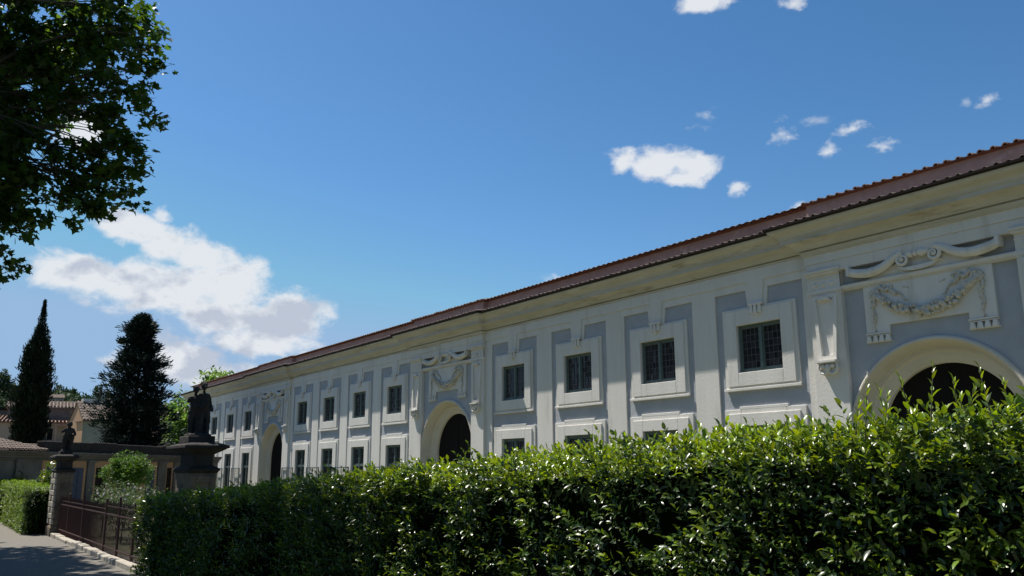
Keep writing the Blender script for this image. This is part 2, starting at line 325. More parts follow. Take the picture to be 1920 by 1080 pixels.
# wall -------------------------------------------------------------------------
w = MB(); edges = [XL]+sorted([c+s*PH for c in CX.values() for s in (-1, 1)])+[XR]
for i in range(0, len(edges), 2):
    x0, x1 = edges[i], edges[i+1]; holes = []
    for b in bays:
        if x0 < b < x1: holes += [(b-ww, b+ww, zb, zt), (b-ww, b+ww, .12, zlt)]
    w.grid_wall(x0, x1, 0, 6.2+H, holes, F, .24)
    for a, b in ((x0, x1),):
        pass
AZ, AR = .72+H, 2.27
for c in CX.values():                            # portal wall with an arched hole
    x0, x1 = c-PH, c+PH
    w.grid_wall(x0, c-AR, 0, 6.2+H, [], F, 0); w.grid_wall(c+AR, x1, 0, 6.2+H, [], F, 0); w.grid_wall(c-AR, c+AR, AZ+AR+.1, 6.2+H, [], F, 0)
    K = 24
    for k in range(K):
        a0, a1 = math.pi-math.pi*k/K, math.pi-math.pi*(k+1)/K
        w.add([(c+AR*math.cos(a0), F, AZ+AR*math.sin(a0)), (c+AR*math.cos(a1), F, AZ+AR*math.sin(a1)), (c+AR*math.cos(a1), F, AZ+AR+.1), (c+AR*math.cos(a0), F, AZ+AR+.1)], [(0,1,2,3)])
w.add([(XL,F,0),(XL,F+9,0),(XL,F+9,8.2),(XL,F,8.2)], [(0,3,2,1)]); w.add([(XR,F,0),(XR,F+9,0),(XR,F+9,8.2),(XR,F,8.2)], [(0,1,2,3)])
w.add([(XL,F+9,0),(XR,F+9,0),(XR,F+9,8.2),(XL,F+9,8.2)], [(0,3,2,1)])
w.build('wall', BL, ORG)
w = MB(); w.box(XL+.05, XR-.05, F+2.4, F+2.5, .02, 6.1+H); w.build('inner_wall', DARK, ORG)
# relief strips between and beside the bays ---------------------------------------
def strip(x0, x1, name='pilaster_strip'):
    m = MB(); m.box(x0, x1, F-.05, F+.02, 0, 4.99+H); return m.build(name, PL, ORG)
runs = [[-5.5, -1.5], [-27.48, -23.48, -19.48, -15.48], [-49.58, -45.58, -41.58, -37.58], [-71.68, -67.68, -63.68, -59.68]]
lims = [(CX['right']+PH, XR), (CX['middle']+PH, CX['right']-PH), (CX['left']+PH, CX['middle']-PH), (XL, CX['left']-PH)]
for rn, (a, b) in zip(runs, lims):
    rn = sorted(rn); strip(a, rn[0]-1.54)
    for i in range(len(rn)-1): strip(rn[i]+1.54, rn[i+1]-1.54)
    strip(rn[-1]+1.54, b)
    m = MB(); m.box(a, b, F-.05, F+.02, 4.99+H, 5.56+H)
    for c in rn: m.prism([(c-.33, 4.50+H), (c+.33, 4.50+H), (c+.39, 4.99+H), (c-.39, 4.99+H)], F-.05, F+.02)
    m.build('frieze_band', PL, ORG)
    m = MB(); m.box(a, b, F-.085, F-.045, 5.21+H, 5.54+H)
    for c in rn: m.prism([(c-.20, 4.56+H), (c+.20, 4.56+H), (c+.285, 5.21+H), (c-.285, 5.21+H)], F-.085, F-.045)
    m.build('upper_band', PL, ORG)
# one bay built, the rest copied -----------------------------------------------------
def surround(c):
    parts = []
    def ring(m, hw, z0, z1, y, ihw, iz0, iz1, yb):
        m.box(c-hw, c-ihw, y, yb, z0, z1); m.box(c+ihw, c+hw, y, yb, z0, z1)
        if iz0 > z0: m.box(c-ihw, c+ihw, y, yb, z0, iz0)
        m.box(c-ihw, c+ihw, y, yb, iz1, z1)
    m = MB(); ring(m, 1.28, 2.14+H, 4.50+H, F-.055, ww, zb, zt, F+.02); m.box(c-1.32, c+1.32, F-.10, F-.05, 2.14+H, 2.215+H)
    ring(m, 1.17, 2.27+H, 4.44+H, F-.095, ww, zb, zt, F-.05)
    up = m.build('upper_window_surround', PL, ORG)
    m = MB(); ring(m, 1.38, 0, 1.62+H, F-.055, ww, 0, zlt, F+.02); m.box(c-.83, c+.83, F-.057, F+.02, 1.615+H, 1.70+H)
    ring(m, 1.22, 0, 1.50+H, F-.095, ww, 0, zlt, F-.05)
    lo = m.build('lower_window_surround', PL, ORG)
    m = MB(); m.box(c-.25, c+.25, F-.17, F-.08, 4.50+H, 4.57+H)
    for k in (-1, 0, 1):
        x = c+k*.14; m.prism([(x-.062, 4.28+H), (x+.062, 4.28+H), (x+.042, 4.50+H), (x-.042, 4.50+H)], F-.16 if k else F-.175, F-.09)
    m.prism([(c-.07, 4.22+H), (c+.07, 4.22+H), (c+.07, 4.28+H), (c-.07, 4.28+H)], F-.165, F-.09)
    ks = m.build('keystone_drops', PL, ORG)
    for o in (up, lo, ks): bevel(o, .008)
    return [up, lo, ks]
def window(c, z0, z1, name, rows, midrail=None):
    y = F+.035; m = MB(); fw = .05
    m.box(c-ww, c-ww+fw, y, y+.07, z0, z1); m.box(c+ww-fw, c+ww, y, y+.07, z0, z1); m.box(c-ww+fw, c+ww-fw, y, y+.07, z0, z0+.07); m.box(c-ww+fw, c+ww-fw, y, y+.07, z1-.06, z1)
    m.box(c-.045, c+.045, y-.025, y+.06, z0+.07, z1-.06)
    for s in (-1, 1):
        a, b = sorted((c+s*.045, c+s*(ww-fw)))
        m.box(a, a+.04, y+.012, y+.06, z0+.07, z1-.06); m.box(b-.04, b, y+.012, y+.06, z0+.07, z1-.06); m.box(a+.04, b-.04, y+.012, y+.06, z0+.07, z0+.115); m.box(a+.04, b-.04, y+.012, y+.06, z1-.105, z1-.06)
    if midrail: m.box(c-ww+fw, c+ww-fw, y-.012, y+.068, midrail-.06, midrail+.06)
    fr = m.build(name, FRM, ORG)
    for s in (-1, 1):
        gm = MB(); lm = MB()
        a, b = sorted((c+s*.085, c+s*(ww-fw-.04))); cols = 4
        for i in range(cols):
            for j in range(rows):
                xa, xb = a+(b-a)*i/cols, a+(b-a)*(i+1)/cols; za, zb_ = z0+.11+(z1-z0-.21)*j/rows, z0+.11+(z1-z0-.21)*(j+1)/rows
                t1, t2 = random.uniform(-.006, .006), random.uniform(-.006, .006)
                gm.add([(xa,y+.045+t1,za),(xb,y+.045-t1,za),(xb,y+.045-t1+t2,zb_),(xa,y+.045+t1+t2,zb_)], [(0,1,2,3)])
        for i in range(1, cols): lm.box(a+(b-a)*i/cols-.008, a+(b-a)*i/cols+.008, y+.03, y+.04, z0+.11, z1-.1)
        for j in range(1, rows): zz = z0+.11+(z1-z0-.21)*j/rows; lm.box(a, b, y+.031, y+.041, zz-.008, zz+.008)
        gm.build('glass', GL, fr); lm.build('leading', LEAD, fr)
    return fr
def meshgate(c):
    m = MB(); x0, x1 = c-2.62, c-.80; y = F-.20
    for x in (x0, x1-.05): m.box(x-.005, x+.055, y-.02, y+.02, .06, 2.24)
    m.box(x0+.045, x1-.04, y-.02, y+.02, 2.19, 2.235); m.box(x0+.045, x1-.04, y-.02, y+.02, .1, .14); m.box((x0+x1)/2-.012, (x0+x1)/2+.012, y-.012, y+.012, .14, 2.19)
    fr = m.build('mesh_gate', IRG, ORG); g = MB(); n = 9
    for i in range(1, n):
        if i == n//2+1: continue
        x = x0+(x1-x0)*i/n; g.box(x-.005, x+.005, y-.005, y+.005, .14, 2.19)
    for j in range(1, 12): z = .1+2.1*j/12; g.box(x0+.045, x1-.04, y-.009, y-.005, z-.005, z+.005)
    g.build('wire_mesh', IRG, fr); return fr
b0 = bays[2]; proto = surround(b0)+[window(b0, zb, zt, 'upper_window', 6), window(b0, .12, zlt, 'lower_window', 12, .23+H), meshgate(b0)]
for b in bays:
    if b == b0: continue
    for o in proto: copy_tree(o, ORG, dx=b-b0)
# portals ----------------------------------------------------------------------------
def arc(c, r, y, k=40, leg=0.0):
    pts = [(c-r, y, leg)]+[(c+r*math.cos(math.pi-math.pi*i/k), y, AZ+r*math.sin(math.pi-math.pi*i/k)) for i in range(k+1)]+[(c+r, y, leg)]
    return pts
def portal(c):
    out = []
    m = MB(); prof = [(2.27, F+.01), (2.275, F-.03), (2.26, F-.075), (2.23, F-.10), (2.19, F-.10), (2.15, F-.05), (2.10, F+.06), (2.07, F+.16), (2.05, F+.24), (2.05, F+.27), (1.98, F+.27), (1.97, F+.31), (1.92, F+.36), (1.84, F+.38), (1.76, F+.42), (1.71, F+.46), (1.69, F+.47), (1.68, F+.56)]
    rings = [arc(c, r, y) for r, y in prof]; n = len(rings[0]); m.v = [p for rg in rings for p in rg]
    for i in range(len(rings)-1):
        for j in range(n-1): m.f.append((i*n+j, (i+1)*n+j, (i+1)*n+j+1, i*n+j+1))
    o = m.build('arch_surround', SO, ORG, smooth=False); out.append(o)
    m = MB(); a = arc(c, 1.70, F+.56); m.prism([(p[0], p[2]) for p in a][::-1], F+.56, F+.62)
    m.box(c-.03, c+.03, F+.545, F+.56, 0, AZ+1.6)
    out.append(m.build('wooden_door', DARK, ORG))
    for s in (-1, 1):                              # pilasters
        a, b = sorted((c+s*PI_, c+s*PH)); x = (a+b)/2
        m = MB(); m.box(a, b, F-.15, F+.02, 0, 4.97+H); m.box(a-.0, b+.0, F-.21, F-.14, 0, .5)
        pil = m.build('pilaster', PL, ORG); out.append(pil)
        m = MB(); m.box(a-.04, b+.04, F-.19, F-.0, 4.45+H, 4.55+H); m.box(a-.03, b+.03, F-.17, F, 4.41+H, 4.45+H); m.box(a, b, F-.165, F-.1, 4.55+H, 4.95+H)
        m.box(a-.01, b+.01, F-.18, F-.1, 4.80+H, 4.83+H)
        m.box(a-.03, b+.03, F-.25, F, 4.93+H, 4.99+H); m.box(a-.06, b+.06, F-.29, F, 4.99+H, 5.05+H); m.box(a-.02, b+.02, F-.25, F, 5.05+H, 5.08+H)
        for k in (-1, 0, 1): m.ball((x+k*.25, F-.165, 4.68+H), (.075, .05, .075), 10, 6); m.ball((x+k*.25, F-.205, 4.68+H), (.03, .03, .03), 8, 4)
        bevel(m.build('capital', PL, pil), .012, 2)
        # tapering console: frame around a sunk panel
        m = MB()
        def trap(t0, t1, z0, z1, y0, y1): m.prism([(x-t0, z0), (x+t0, z0), (x+t1, z1), (x-t1, z1)], y0, y1)
        zB, zT, hB, hT = 2.68+H, 4.40+H, .25, .37
        for q in (-1, 1):
            m.add([(x+q*hB, F-.24, zB), (x+q*(hB-.09), F-.24, zB), (x+q*(hT-.10), F-.19, zT), (x+q*hT, F-.19, zT), (x+q*hB, F-.14, zB), (x+q*(hB-.09), F-.14, zB), (x+q*(hT-.10), F-.14, zT), (x+q*hT, F-.14, zT)],
                  [(0,1,2,3),(7,6,5,4),(0,4,5,1),(1,5,6,2),(2,6,7,3),(3,7,4,0)])
        m.prism([(x-hB+.085, zB), (x+hB-.085, zB), (x+hB-.08, zB+.12), (x-hB+.08, zB+.12)], F-.235, F-.14)
        m.prism([(x-hT+.105, zT-.10), (x+hT-.105, zT-.10), (x+hT-.10, zT), (x-hT+.10, zT)], F-.19, F-.14)
        m.prism([(x-.20, zT-.17), (x-.1, zT-.135), (x, zT-.15), (x+.1, zT-.135), (x+.20, zT-.17), (x+.12, zT-.07), (x, zT-.05), (x-.12, zT-.07)], F-.25, F-.14)
        m.build('console_panel', PL, pil)
        m = MB(); m.box(x-.28, x+.28, F-.36, F-.14, zB-.05, zB); m.box(x-.26, x+.26, F-.33, F-.14, zB-.075, zB-.05)
        shell = [(x-.25, zB-.075), (x-.27, zB-.2), (x-.22, zB-.31), (x-.12, zB-.35), (x-.05, zB-.31), (x, zB-.29), (x+.05, zB-.31), (x+.12, zB-.35), (x+.22, zB-.31), (x+.27, zB-.2), (x+.25, zB-.075)]
        m.prism(shell, F-.22, F-.14); m.tube([(px, F-.26, pz) for px, pz in shell], .03, 8)
        for q in (-1, 1): m.ball((x+q*.14, F-.26, zB-.15), (.075, .07, .06), 12, 6)
        m.ball((x, F-.26, zB-.19), (.08, .07, .11), 12, 6)
        m.build('scroll_bracket', PL, pil, smooth=False)
    m = MB(); m.box(c-PH, c+PH, F-.20, F+.02, 4.97+H, 5.245+H); m.box(c-PH-.01, c+PH+.01, F-.225, F+.02, 5.245+H, 5.56+H)
    out.append(bevel(m.build('portal_frieze', PL, ORG), .01))
    m = MB(); m.box(c-PI_, c+PI_, F-.13, F+.02, 4.455+H, 4.50+H); m.tube([(c-PI_, F-.11, 4.525+H), (c+PI_, F-.11, 4.525+H)], .045, 8); m.box(c-PI_, c+PI_, F-.08, F+.02, 4.42+H, 4.455+H)
    out.append(m.build('string_course', PL, ORG))
    # broken scroll pediment
    m = MB(); m.prism([(c-1.5, 4.57+H), (c+1.5, 4.57+H), (c+.6, 4.86+H), (c+.3, 4.94+H), (c-.3, 4.94+H), (c-.6, 4.86+H)], F-.075, F+.02)
    for s in (-1, 1):
        arm = [(1.83, 4.84), (1.7, 4.79), (1.5, 4.75), (1.3, 4.73), (1.1, 4.75), (.92, 4.80), (.76, 4.88), (.62, 4.97), (.50, 5.03), (.38, 5.04)]
        pts = [(c+s*a, F-.18, z+H) for a, z in arm]; rad = [.10, .11, .115, .115, .11, .105, .10, .09, .085, .08]
        m.tube(pts, rad, 10); m.tube([(p[0], p[1]-.03, p[2]+.075) for p in pts[:-2]], .03, 6); m.tube([(p[0], p[1]-.03, p[2]-.07) for p in pts[:-2]], .025, 6)
        m.box(c+s*1.80, c+s*1.88, F-.29, F-.02, 4.74+H, 4.96+H)
        sp = []; sr = []
        for k in range(26):
            t = math.pi/2-s*0+k*.42; rr_ = .17*(1-k/28); sp.append((c+s*(.38-.0)-s*rr_*math.cos(t)*1.0, F-.20-.002*k, 4.88+H+rr_*math.sin(t))); sr.append(.05*(1-k/40))
        m.tube(sp, sr, 8); m.ball((c+s*.38, F-.24, 4.88+H), .04, 10, 6)
    pr = [(.03, -.34), (.05, -.30), (.09, -.22), (.095, -.16), (.05, -.12), (.05, -.10), (.085, -.08), (.085, -.04), (.05, -.02), (.10, .04), (.11, .1), (.07, .2), (.05, .28)]
    m.tube([(c+z, F-.18, 4.98+H) for r, z in pr], [r for r, z in pr], 12)
    cup = [(c-.55, 4.72+H), (c-.42, 4.63+H), (c-.2, 4.585+H), (c+.05, 4.585+H), (c+.3, 4.62+H), (c+.5, 4.74+H), (c+.3, 4.70+H), (c, 4.68+H), (c-.3, 4.68+H)]
    m.prism(cup, F-.20, F-.05)
    out.append(m.build('scroll_pediment', PL, ORG, smooth=False))
    # garland panel
    m = MB(); t = .62
    m.prism([(c-1.58, 3.24+H), (c-1.58+t, 3.24+H), (c-1.58+t, 3.40+H), (c+1.58-t, 3.40+H), (c+1.58-t, 3.24+H), (c+1.58, 3.24+H), (c+1.58, 4.425+H), (c-1.58, 4.425+H)], F-.07, F+.02)
    for s in (-1, 1):
        a, b = sorted((c+s*1.60, c+s*(1.56-t))); m.box(a, b, F-.10, F-.0, 3.20+H, 3.24+H); m.box(a, b, F-.085, F+.01, 3.165+H, 3.19+H)
        for k in range(4):
            x = a+(b-a)*(k+.5)/4; m.prism([(x-.075, 3.01+H), (x+.075, 3.01+H), (x+.04, 3.165+H), (x-.04, 3.165+H)], F-.10, F-.0)
        m.box(a, b, F-.06, F+.01, 3.0+H, 3.03+H)
    pan = bevel(m.build('garland_panel', PL, ORG), .008); out.append(pan)
    m = MB(); rg = random.Random(3)
    def cat(u): return (c+1.18*u, 3.62+H+.50*u*u*(.75+.25*u*u))
    for k in range(170):
        u = rg.uniform(-.93, .93); x, z = cat(u); wd = .15*(1-.35*abs(u)); r = rg.uniform(.032, .078)*(1-.2*abs(u))
        m.ball((x+rg.uniform(-.03, .03), F-.09-rg.uniform(0, .09), z+rg.uniform(-wd, wd)), r, 8, 5)
    for s in (-1, 1):
        x, z = cat(s*.95); x2, z2 = cat(s*1.05); x0, z0 = cat(s*.8)
        m.tube([(x0, F-.1, z0), (x, F-.12, z), (x2, F-.11, z2)], [.075, .085, .05], 8)
        bx, bz = c+s*1.27, 4.20+H
        for k in range(14):                         # bow: loops of ribbon
            a = rg.uniform(0, 6.28); rr_ = rg.uniform(.05, .13)
            m.tube([(bx+rr_*math.cos(a+q)*1.1, F-.09-.03*math.sin(q*1.5), bz+rr_*math.sin(a+q)*.9) for q in (0, .7, 1.4, 2.1, 2.8)], [.018, .036, .045, .036, .018], 5)
        m.ball((bx, F-.11, bz), (.06, .05, .06), 8, 5)
        z = bz-.08; x = bx+s*.05                    # hanging ribbon, waving down
        m.tube([(x+.06*math.sin(q*1.35)*(1-q/16), F-.095, z-.088*q) for q in range(10)], [.03, .045, .028, .05, .026, .045, .022, .038, .02, .01], 6)
        for k in range(16): q = k/16; m.ball((x+rg.uniform(-.08, .08)*(1-q*.7), F-.09, z-.62*q), (rg.uniform(.02, .045), .03, rg.uniform(.02, .04)), 6, 4)
        m.tube([(x-.06, F-.08, z-.93), (x, F-.09, z-.82), (x+.07, F-.08, z-.92)], [.01, .02, .01], 5)
        m.tube([(bx-s*(.1+.075*q), F-.09, bz+.10+.05*math.sin(q*1.9)-.004*q*q) for q in range(11)], [.04, .065, .04, .07, .04, .065, .04, .035, .025, .016, .008], 6)
        for k in range(7): a = rg.uniform(0, 6.3); X = bx-s*rg.uniform(.2, .52); m.tube([(X+.06*math.cos(a+q), F-.09, bz+.1+.05*math.sin(a+q)) for q in (0, .8, 1.6, 2.4)], [.012, .028, .028, .012], 5)
        m.tube([(bx-s*.75, F-.08, bz+.06), (bx-s*.9, F-.08, bz-.0)], [.014, .004], 5)
    m.build('garland', REL, pan, smooth=True)
    return out
pp = portal(CX['right'])
for k in ('middle', 'left'):
    for o in pp: copy_tree(o, ORG, dx=CX[k]-CX['right'])
# cornice, gutter, attic and roof swept along the broken front line -----------------------
def line(o, base=0, pj=.22):
    pts = [(XL-o, F+9), (XL-o, F-o+base)]
    for c in sorted(CX.values()):
        pts += [(c-PH-o, F-o+base), (c-PH-o, F-pj-o+base), (c+PH+o, F-pj-o+base), (c+PH+o, F-o+base)]
    return pts+[(XR+o, F-o+base), (XR+o, F+9)]
def sweep(prof, material, name, smooth=False):
    m = MB(); n = None
    for o, z in prof:
        L = line(o); n = len(L); m.v += [(x, y, z+H) for x, y in L]
    for i in range(len(prof)-1):
        for j in range(n-1): m.f.append((i*n+j, i*n+j+1, (i+1)*n+j+1, (i+1)*n+j))
    return m.build(name, material, ORG, smooth)
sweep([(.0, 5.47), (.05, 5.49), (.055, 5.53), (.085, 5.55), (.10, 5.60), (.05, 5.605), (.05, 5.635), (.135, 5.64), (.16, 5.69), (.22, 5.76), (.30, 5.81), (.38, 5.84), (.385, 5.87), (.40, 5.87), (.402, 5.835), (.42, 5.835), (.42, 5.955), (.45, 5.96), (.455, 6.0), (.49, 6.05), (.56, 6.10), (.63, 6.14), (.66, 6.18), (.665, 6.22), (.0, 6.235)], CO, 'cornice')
sweep([(.62, 6.222), (.70, 6.222), (.735, 6.25), (.74, 6.30), (.715, 6.305), (.70, 6.27), (.0, 6.29)], GUT, 'gutter_shadow_band')  # gutter blackened and thickened to paint the shadow gap below the tiles
sweep([(.69, 6.285), (.69, 6.30), (-.11, 6.42)], TI, 'lower_tile_course')
sweep([(-.10, 6.40), (-.10, 6.90)], AT, 'attic_wall')
sweep([(-.11, 6.895), (.0, 6.91), (.005, 6.935), (-.4, 7.02)], TIR, 'eaves_board')
def half_tube(m, x, y0, z0, y1, z1, r0=.085, r1=.075, n=7):
    k = len(m.v)
    for (y, z, r) in ((y0, z0, r0), (y1, z1, r1)):
        for rr_ in (r, r-.018):
            for j in range(n+1): t = math.pi*j/n; m.v.append((x+rr_*math.cos(t), y, z+rr_*math.sin(t)*.95))
    q = n+1
    for j in range(n):
        m.f.append((k+j, k+j+1, k+2*q+j+1, k+2*q+j)); m.f.append((k+q+j, k+3*q+j, k+3*q+j+1, k+q+j+1)); m.f.append((k+j, k+q+j, k+q+j+1, k+j+1))
def yfront(x, o):
    for c in CX.values():
        if c-PH-o <= x <= c+PH+o: return F-.22-o
    return F-o
m = MB(); x = XL-.5
while x < XR+.5:
    xx = x+random.uniform(-.02, .02); y = yfront(xx, .70)
    half_tube(m, xx, y-.01+random.uniform(-.02, .03), 6.29+H+random.uniform(-.01, .012), y+.76, 6.41+H, .075, .065)
    x += .268
m.build('lower_tiles', TIB, ORG)
m = MB(); x = XL-.1
while x < XR+.2:
    xx = x+random.uniform(-.02, .02); y = yfront(xx, .02)
    half_tube(m, xx, y-.02+random.uniform(-.04, .02), 6.918+H+random.uniform(-.006, .012), y+1.0, 7.11+H, .066, .060)
    x += .262
m.build('eaves_tiles', TI, ORG)
m = MB(); k = int((XR-XL+.4)/.06); yb = F+.05
rows = [(F-.1, 6.93), (F+4.4, 7.95), (F+9.1, 6.93)]
for (y, z) in rows:
    for i in range(k+1): m.v.append((XL-.2+i*.0605, y, z+H+.045*abs(math.sin(i*math.pi*.0605/.262))))
for r in range(2):
    for i in range(k): m.f.append((r*(k+1)+i, r*(k+1)+i+1, (r+1)*(k+1)+i+1, (r+1)*(k+1)+i))
m.build('roof', TI, ORG)
m = MB(); m.prism([(0, 6.2), (9, 6.2), (9, 6.93), (4.4, 7.93), (.1, 6.93), (0, 6.9)], 0, .2)
for X in (XL+.12, XR-.3):
    g2 = MB(); g2.v = [(X+y, F+.1+x, z+H) for x, y, z in m.v]; g2.f = [f[::-1] for f in m.f]; g2.build('gable_wall', AT, ORG)

# ------------------------------------------------------------------ hedges
def wav(x, z, seed, amp=1, f0=1.3):
    r = np.random.default_rng(seed); s = 0
    for k in range(7):
        a, b, p = r.uniform(-1, 1), r.uniform(-1, 1), r.uniform(0, 6.28); f = f0*(1.6**k)*.7; s = s+np.sin((a*x+b*z)*f*2+p)/(1.25**k)
    return amp*s/3
HX = np.array([-17.2, -14, -10.3, -7, -3.4, -2.5, -1.95, 1.6]); HZ = np.array([-.52, -.35, -.16, .035, .225, .21, .25, .28])+H-.04
HY0, HY1 = 3.62, 4.60
def htop(x): return np.interp(x, HX, HZ)
def hedge(name, x0, x1, y0, y1, topf, zgf, label, cat, material, dens_fn, lsize, corner=True, young_top=.85, group=None, faces=('front', 'top', 'left', 'right', 'back'), seed=1, tall=0, shag=1.0, dsa=.13):
    global rng
    rng = np.random.default_rng(seed)
    root = empty(name, ((x0+x1)/2, (y0+y1)/2, float(zgf((x0+x1)/2))), label, cat, group)
    m = MB(); n = 40; q = .22
    xs_ = np.linspace(x0+q, x1-q, n)
    for x in xs_:
        zt_ = float(topf(x))-.16; zb_ = float(zgf(x))-.1
        jt = random.uniform(-.03, .03); m.v += [(x, y0+q+jt, zb_), (x, y0+q+jt, zt_-.24+jt), (x, y0+q+.2, zt_), (x, y1-q-.1, zt_), (x, y1-q, zb_)]
    for i in range(n-1):
        for j in range(5): m.f.append((i*5+j, i*5+(j+1) % 5, (i+1)*5+(j+1) % 5, (i+1)*5+j))
    m.f += [(0, 4, 3, 2, 1), tuple((n-1)*5+j for j in range(5))]
    m.build('dark_core', CORE, root)  # solid near-black filler painting the deep shade inside the hedge
    Ps, As, Ns, Ls, Ws, Gs = [], [], [], [], [], []
    far = []
    tw = MB()
    for fc in faces:
        if fc in ('front', 'back', 'top'):
            nseg = 24; ed = np.linspace(x0, x1, nseg+1)
            for a, b in zip(ed[:-1], ed[1:]):
                xm = (a+b)/2; hgt = float(topf(xm)-zgf(xm)); dn, sc = dens_fn(xm, fc)
                area = (b-a)*(hgt if fc != 'top' else (y1-y0)); k = int(area*dn)
                X = rng.uniform(a, b, k)
                if fc == 'top':
                    Y = rng.uniform(y0, y1, k); Z = topf(X)+wav(X, Y*2, seed+5, .03); nn = np.tile([0, 0, 1.], (k, 1)); ex = np.zeros(k)
                else:
                    s = -1 if fc == 'front' else 1
                    Z = zgf(X)+rng.uniform(0, 1, k)**.9*(topf(X)-zgf(X)); dsp = wav(X, Z, seed+2, dsa); Y = (y0 if s < 0 else y1)+s*dsp*1.0; nn = np.tile([0, s*1., 0], (k, 1))
                    hole = wav(X, Z, seed+9, 1, 1.5)
                    keep = (hole > -.38) | (rng.random(k) < .22); X, Y, Z, nn = X[keep], Y[keep], Z[keep], nn[keep]
                far.append((X, Y, Z, nn, np.full(len(X), sc), fc))
        else:
            s = -1 if fc == 'left' else 1; xe = x0 if s < 0 else x1
            dn, sc = dens_fn(xe, fc); k = int((y1-y0)*float(topf(xe)-zgf(xe))*dn); Y = rng.uniform(y0, y1, k); Z = zgf(xe)+rng.random(k)*(topf(xe)-zgf(xe)); X = xe+s*wav(Y, Z, seed+3, .05)
            far.append((X, Y, Z, np.tile([s*1., 0, 0], (k, 1)), np.full(k, sc), fc))
    for X, Y, Z, nn, sc, fc in far:
        k = len(X)
        if k == 0: continue
        base = np.stack([X, Y, Z], 1)-nn*(.05+.19*rng.random((k, 1))**1.4)
        sd = nrm(nn*(.8 if fc != 'top' else .9)+np.array([0, 0, .55])+rdir(k)*.55)
        Ln = (.10+.12*rng.random(k))*np.minimum(sc, 1.6)**.5
        Ln *= shag*(.75 if fc == 'top' else 1)
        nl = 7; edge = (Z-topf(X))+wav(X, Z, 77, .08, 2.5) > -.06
        tone0 = np.clip(np.where(fc == 'top', .72, np.where(edge, .25, .0 if fc == 'right' else (.4 if name == 'box_hedge' else .14)))*young_top/.85+rng.normal(0, .2, k), 0, 1)  # end-face shade and the box hedge's sunlit front are painted through this leaf tone
        for q_ in range(nl):
            t = (q_+.6)/nl; ang = q_*2.4+rng.random(k)*.8
            a1 = nrm(np.cross(sd, np.array([.3, .2, 1.])+rdir(k)*.05)); a2 = np.cross(sd, a1); rad = a1*np.cos(ang)[:, None]+a2*np.sin(ang)[:, None]
            Pp = base+sd*(Ln*t)[:, None]; Ad = rad*(1.1-.7*t)+sd*(.35+.7*t)+rdir(k)*.15
            Nn = sd*.8+np.array([-.15, -.1, .75])-rad*.2+rdir(k)*.35
            L_ = lsize*sc*(.60+.8*rng.random(k)**1.3)*(1-.25*t)
            Ps.append(Pp); As.append(Ad); Ns.append(Nn); Ls.append(L_); Ws.append(L_*(.46+.14*rng.random(k))); Gs.append(np.clip(tone0+.35*(t-.4), 0, 1))
    if tall:
        k = tall; X = rng.uniform(-9.5, 1.2, k); X[:int(k*.45)] = rng.uniform(-3.1, -1.0, int(k*.45)); Y = rng.uniform(y0+.02, y0+.55, k); Ln = rng.uniform(.08, .24, k)*np.where(X > -2.7, 1.3, .5)
        base = np.stack([X, Y, topf(X)-.06], 1); sd = nrm(np.array([0, 0, 1.])+rdir(k)*.28)
        for i in range(k): tw.tube([base[i], base[i]+sd[i]*Ln[i]], [.004, .002], 4)
        for q_ in range(11):
            t = (q_+1)/11; ang = q_*1.57+(q_//2)*.8+rng.random(k)*.5
            a1 = nrm(np.cross(sd, np.array([.3, .9, .1]))); a2 = np.cross(sd, a1); rad = a1*np.cos(ang)[:, None]+a2*np.sin(ang)[:, None]
            L_ = lsize*(1.0+.4*rng.random(k))*(1.05-.45*t)
            Ps.append(base+sd*(Ln*t)[:, None]); As.append(rad*(1.1-.8*t)+sd*(.5+.8*t)); Ns.append(sd-rad*.5+rdir(k)*.15); Ls.append(L_); Ws.append(L_*.42); Gs.append(np.clip(.55+.4*t+rng.normal(0, .12, k), 0, 1))
    Pc = np.concatenate(Ps); Ac = np.concatenate(As); Nc = np.concatenate(Ns); Lc = np.concatenate(Ls); Wc = np.concatenate(Ws); Gc = np.concatenate(Gs)
    near = np.hypot(Pc[:, 0], Pc[:, 1]) < 9
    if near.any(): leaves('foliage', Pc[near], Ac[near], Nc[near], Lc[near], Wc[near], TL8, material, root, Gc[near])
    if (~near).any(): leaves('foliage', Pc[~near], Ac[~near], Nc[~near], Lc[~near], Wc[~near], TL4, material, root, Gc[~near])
    if tall: tw.build('shoots', BARK, root)['kind'] = 'stuff'
    print(name, 'leaves', len(Pc)); return root
def dn1(x, fc):
    d = math.hypot(x, 3.6)
    if fc == 'back': return 60, 1.9
    s = 1.0 if d < 7 else (1.0+(d-7)*.035)
    k = 500 if fc == 'front' else 430
    return (k if d < 7 else k/(s*s)), s
hedge('laurel_hedge', -17.2, 1.6, HY0, HY1, htop, lambda x: .45*np.clip((np.asarray(x)+16)/14, 0, 1)**2*(3-2*np.clip((np.asarray(x)+16)/14, 0, 1)),
      'tall dark green clipped laurel hedge running along the path in front of the orangery', 'hedge', LHEDGE, dn1, .056, seed=11, tall=70, shag=.82)
def ltop(x): return np.interp(x, [-58, -34], [1.86, 1.57])
hedge('box_hedge', -58, -33.55, 3.42, 4.5, ltop, lambda x: np.asarray(x)*0., 'square clipped bright green hedge beyond the smaller statue pillar', 'hedge', LHED2,
      lambda x, fc: ((300, 1.0) if x > -41 else (70, 1.8)) if fc in ('front', 'top') else ((420, 1.0) if fc == 'right' else (20, 2.6)), .052, seed=21, young_top=.95, shag=.4, dsa=.02)

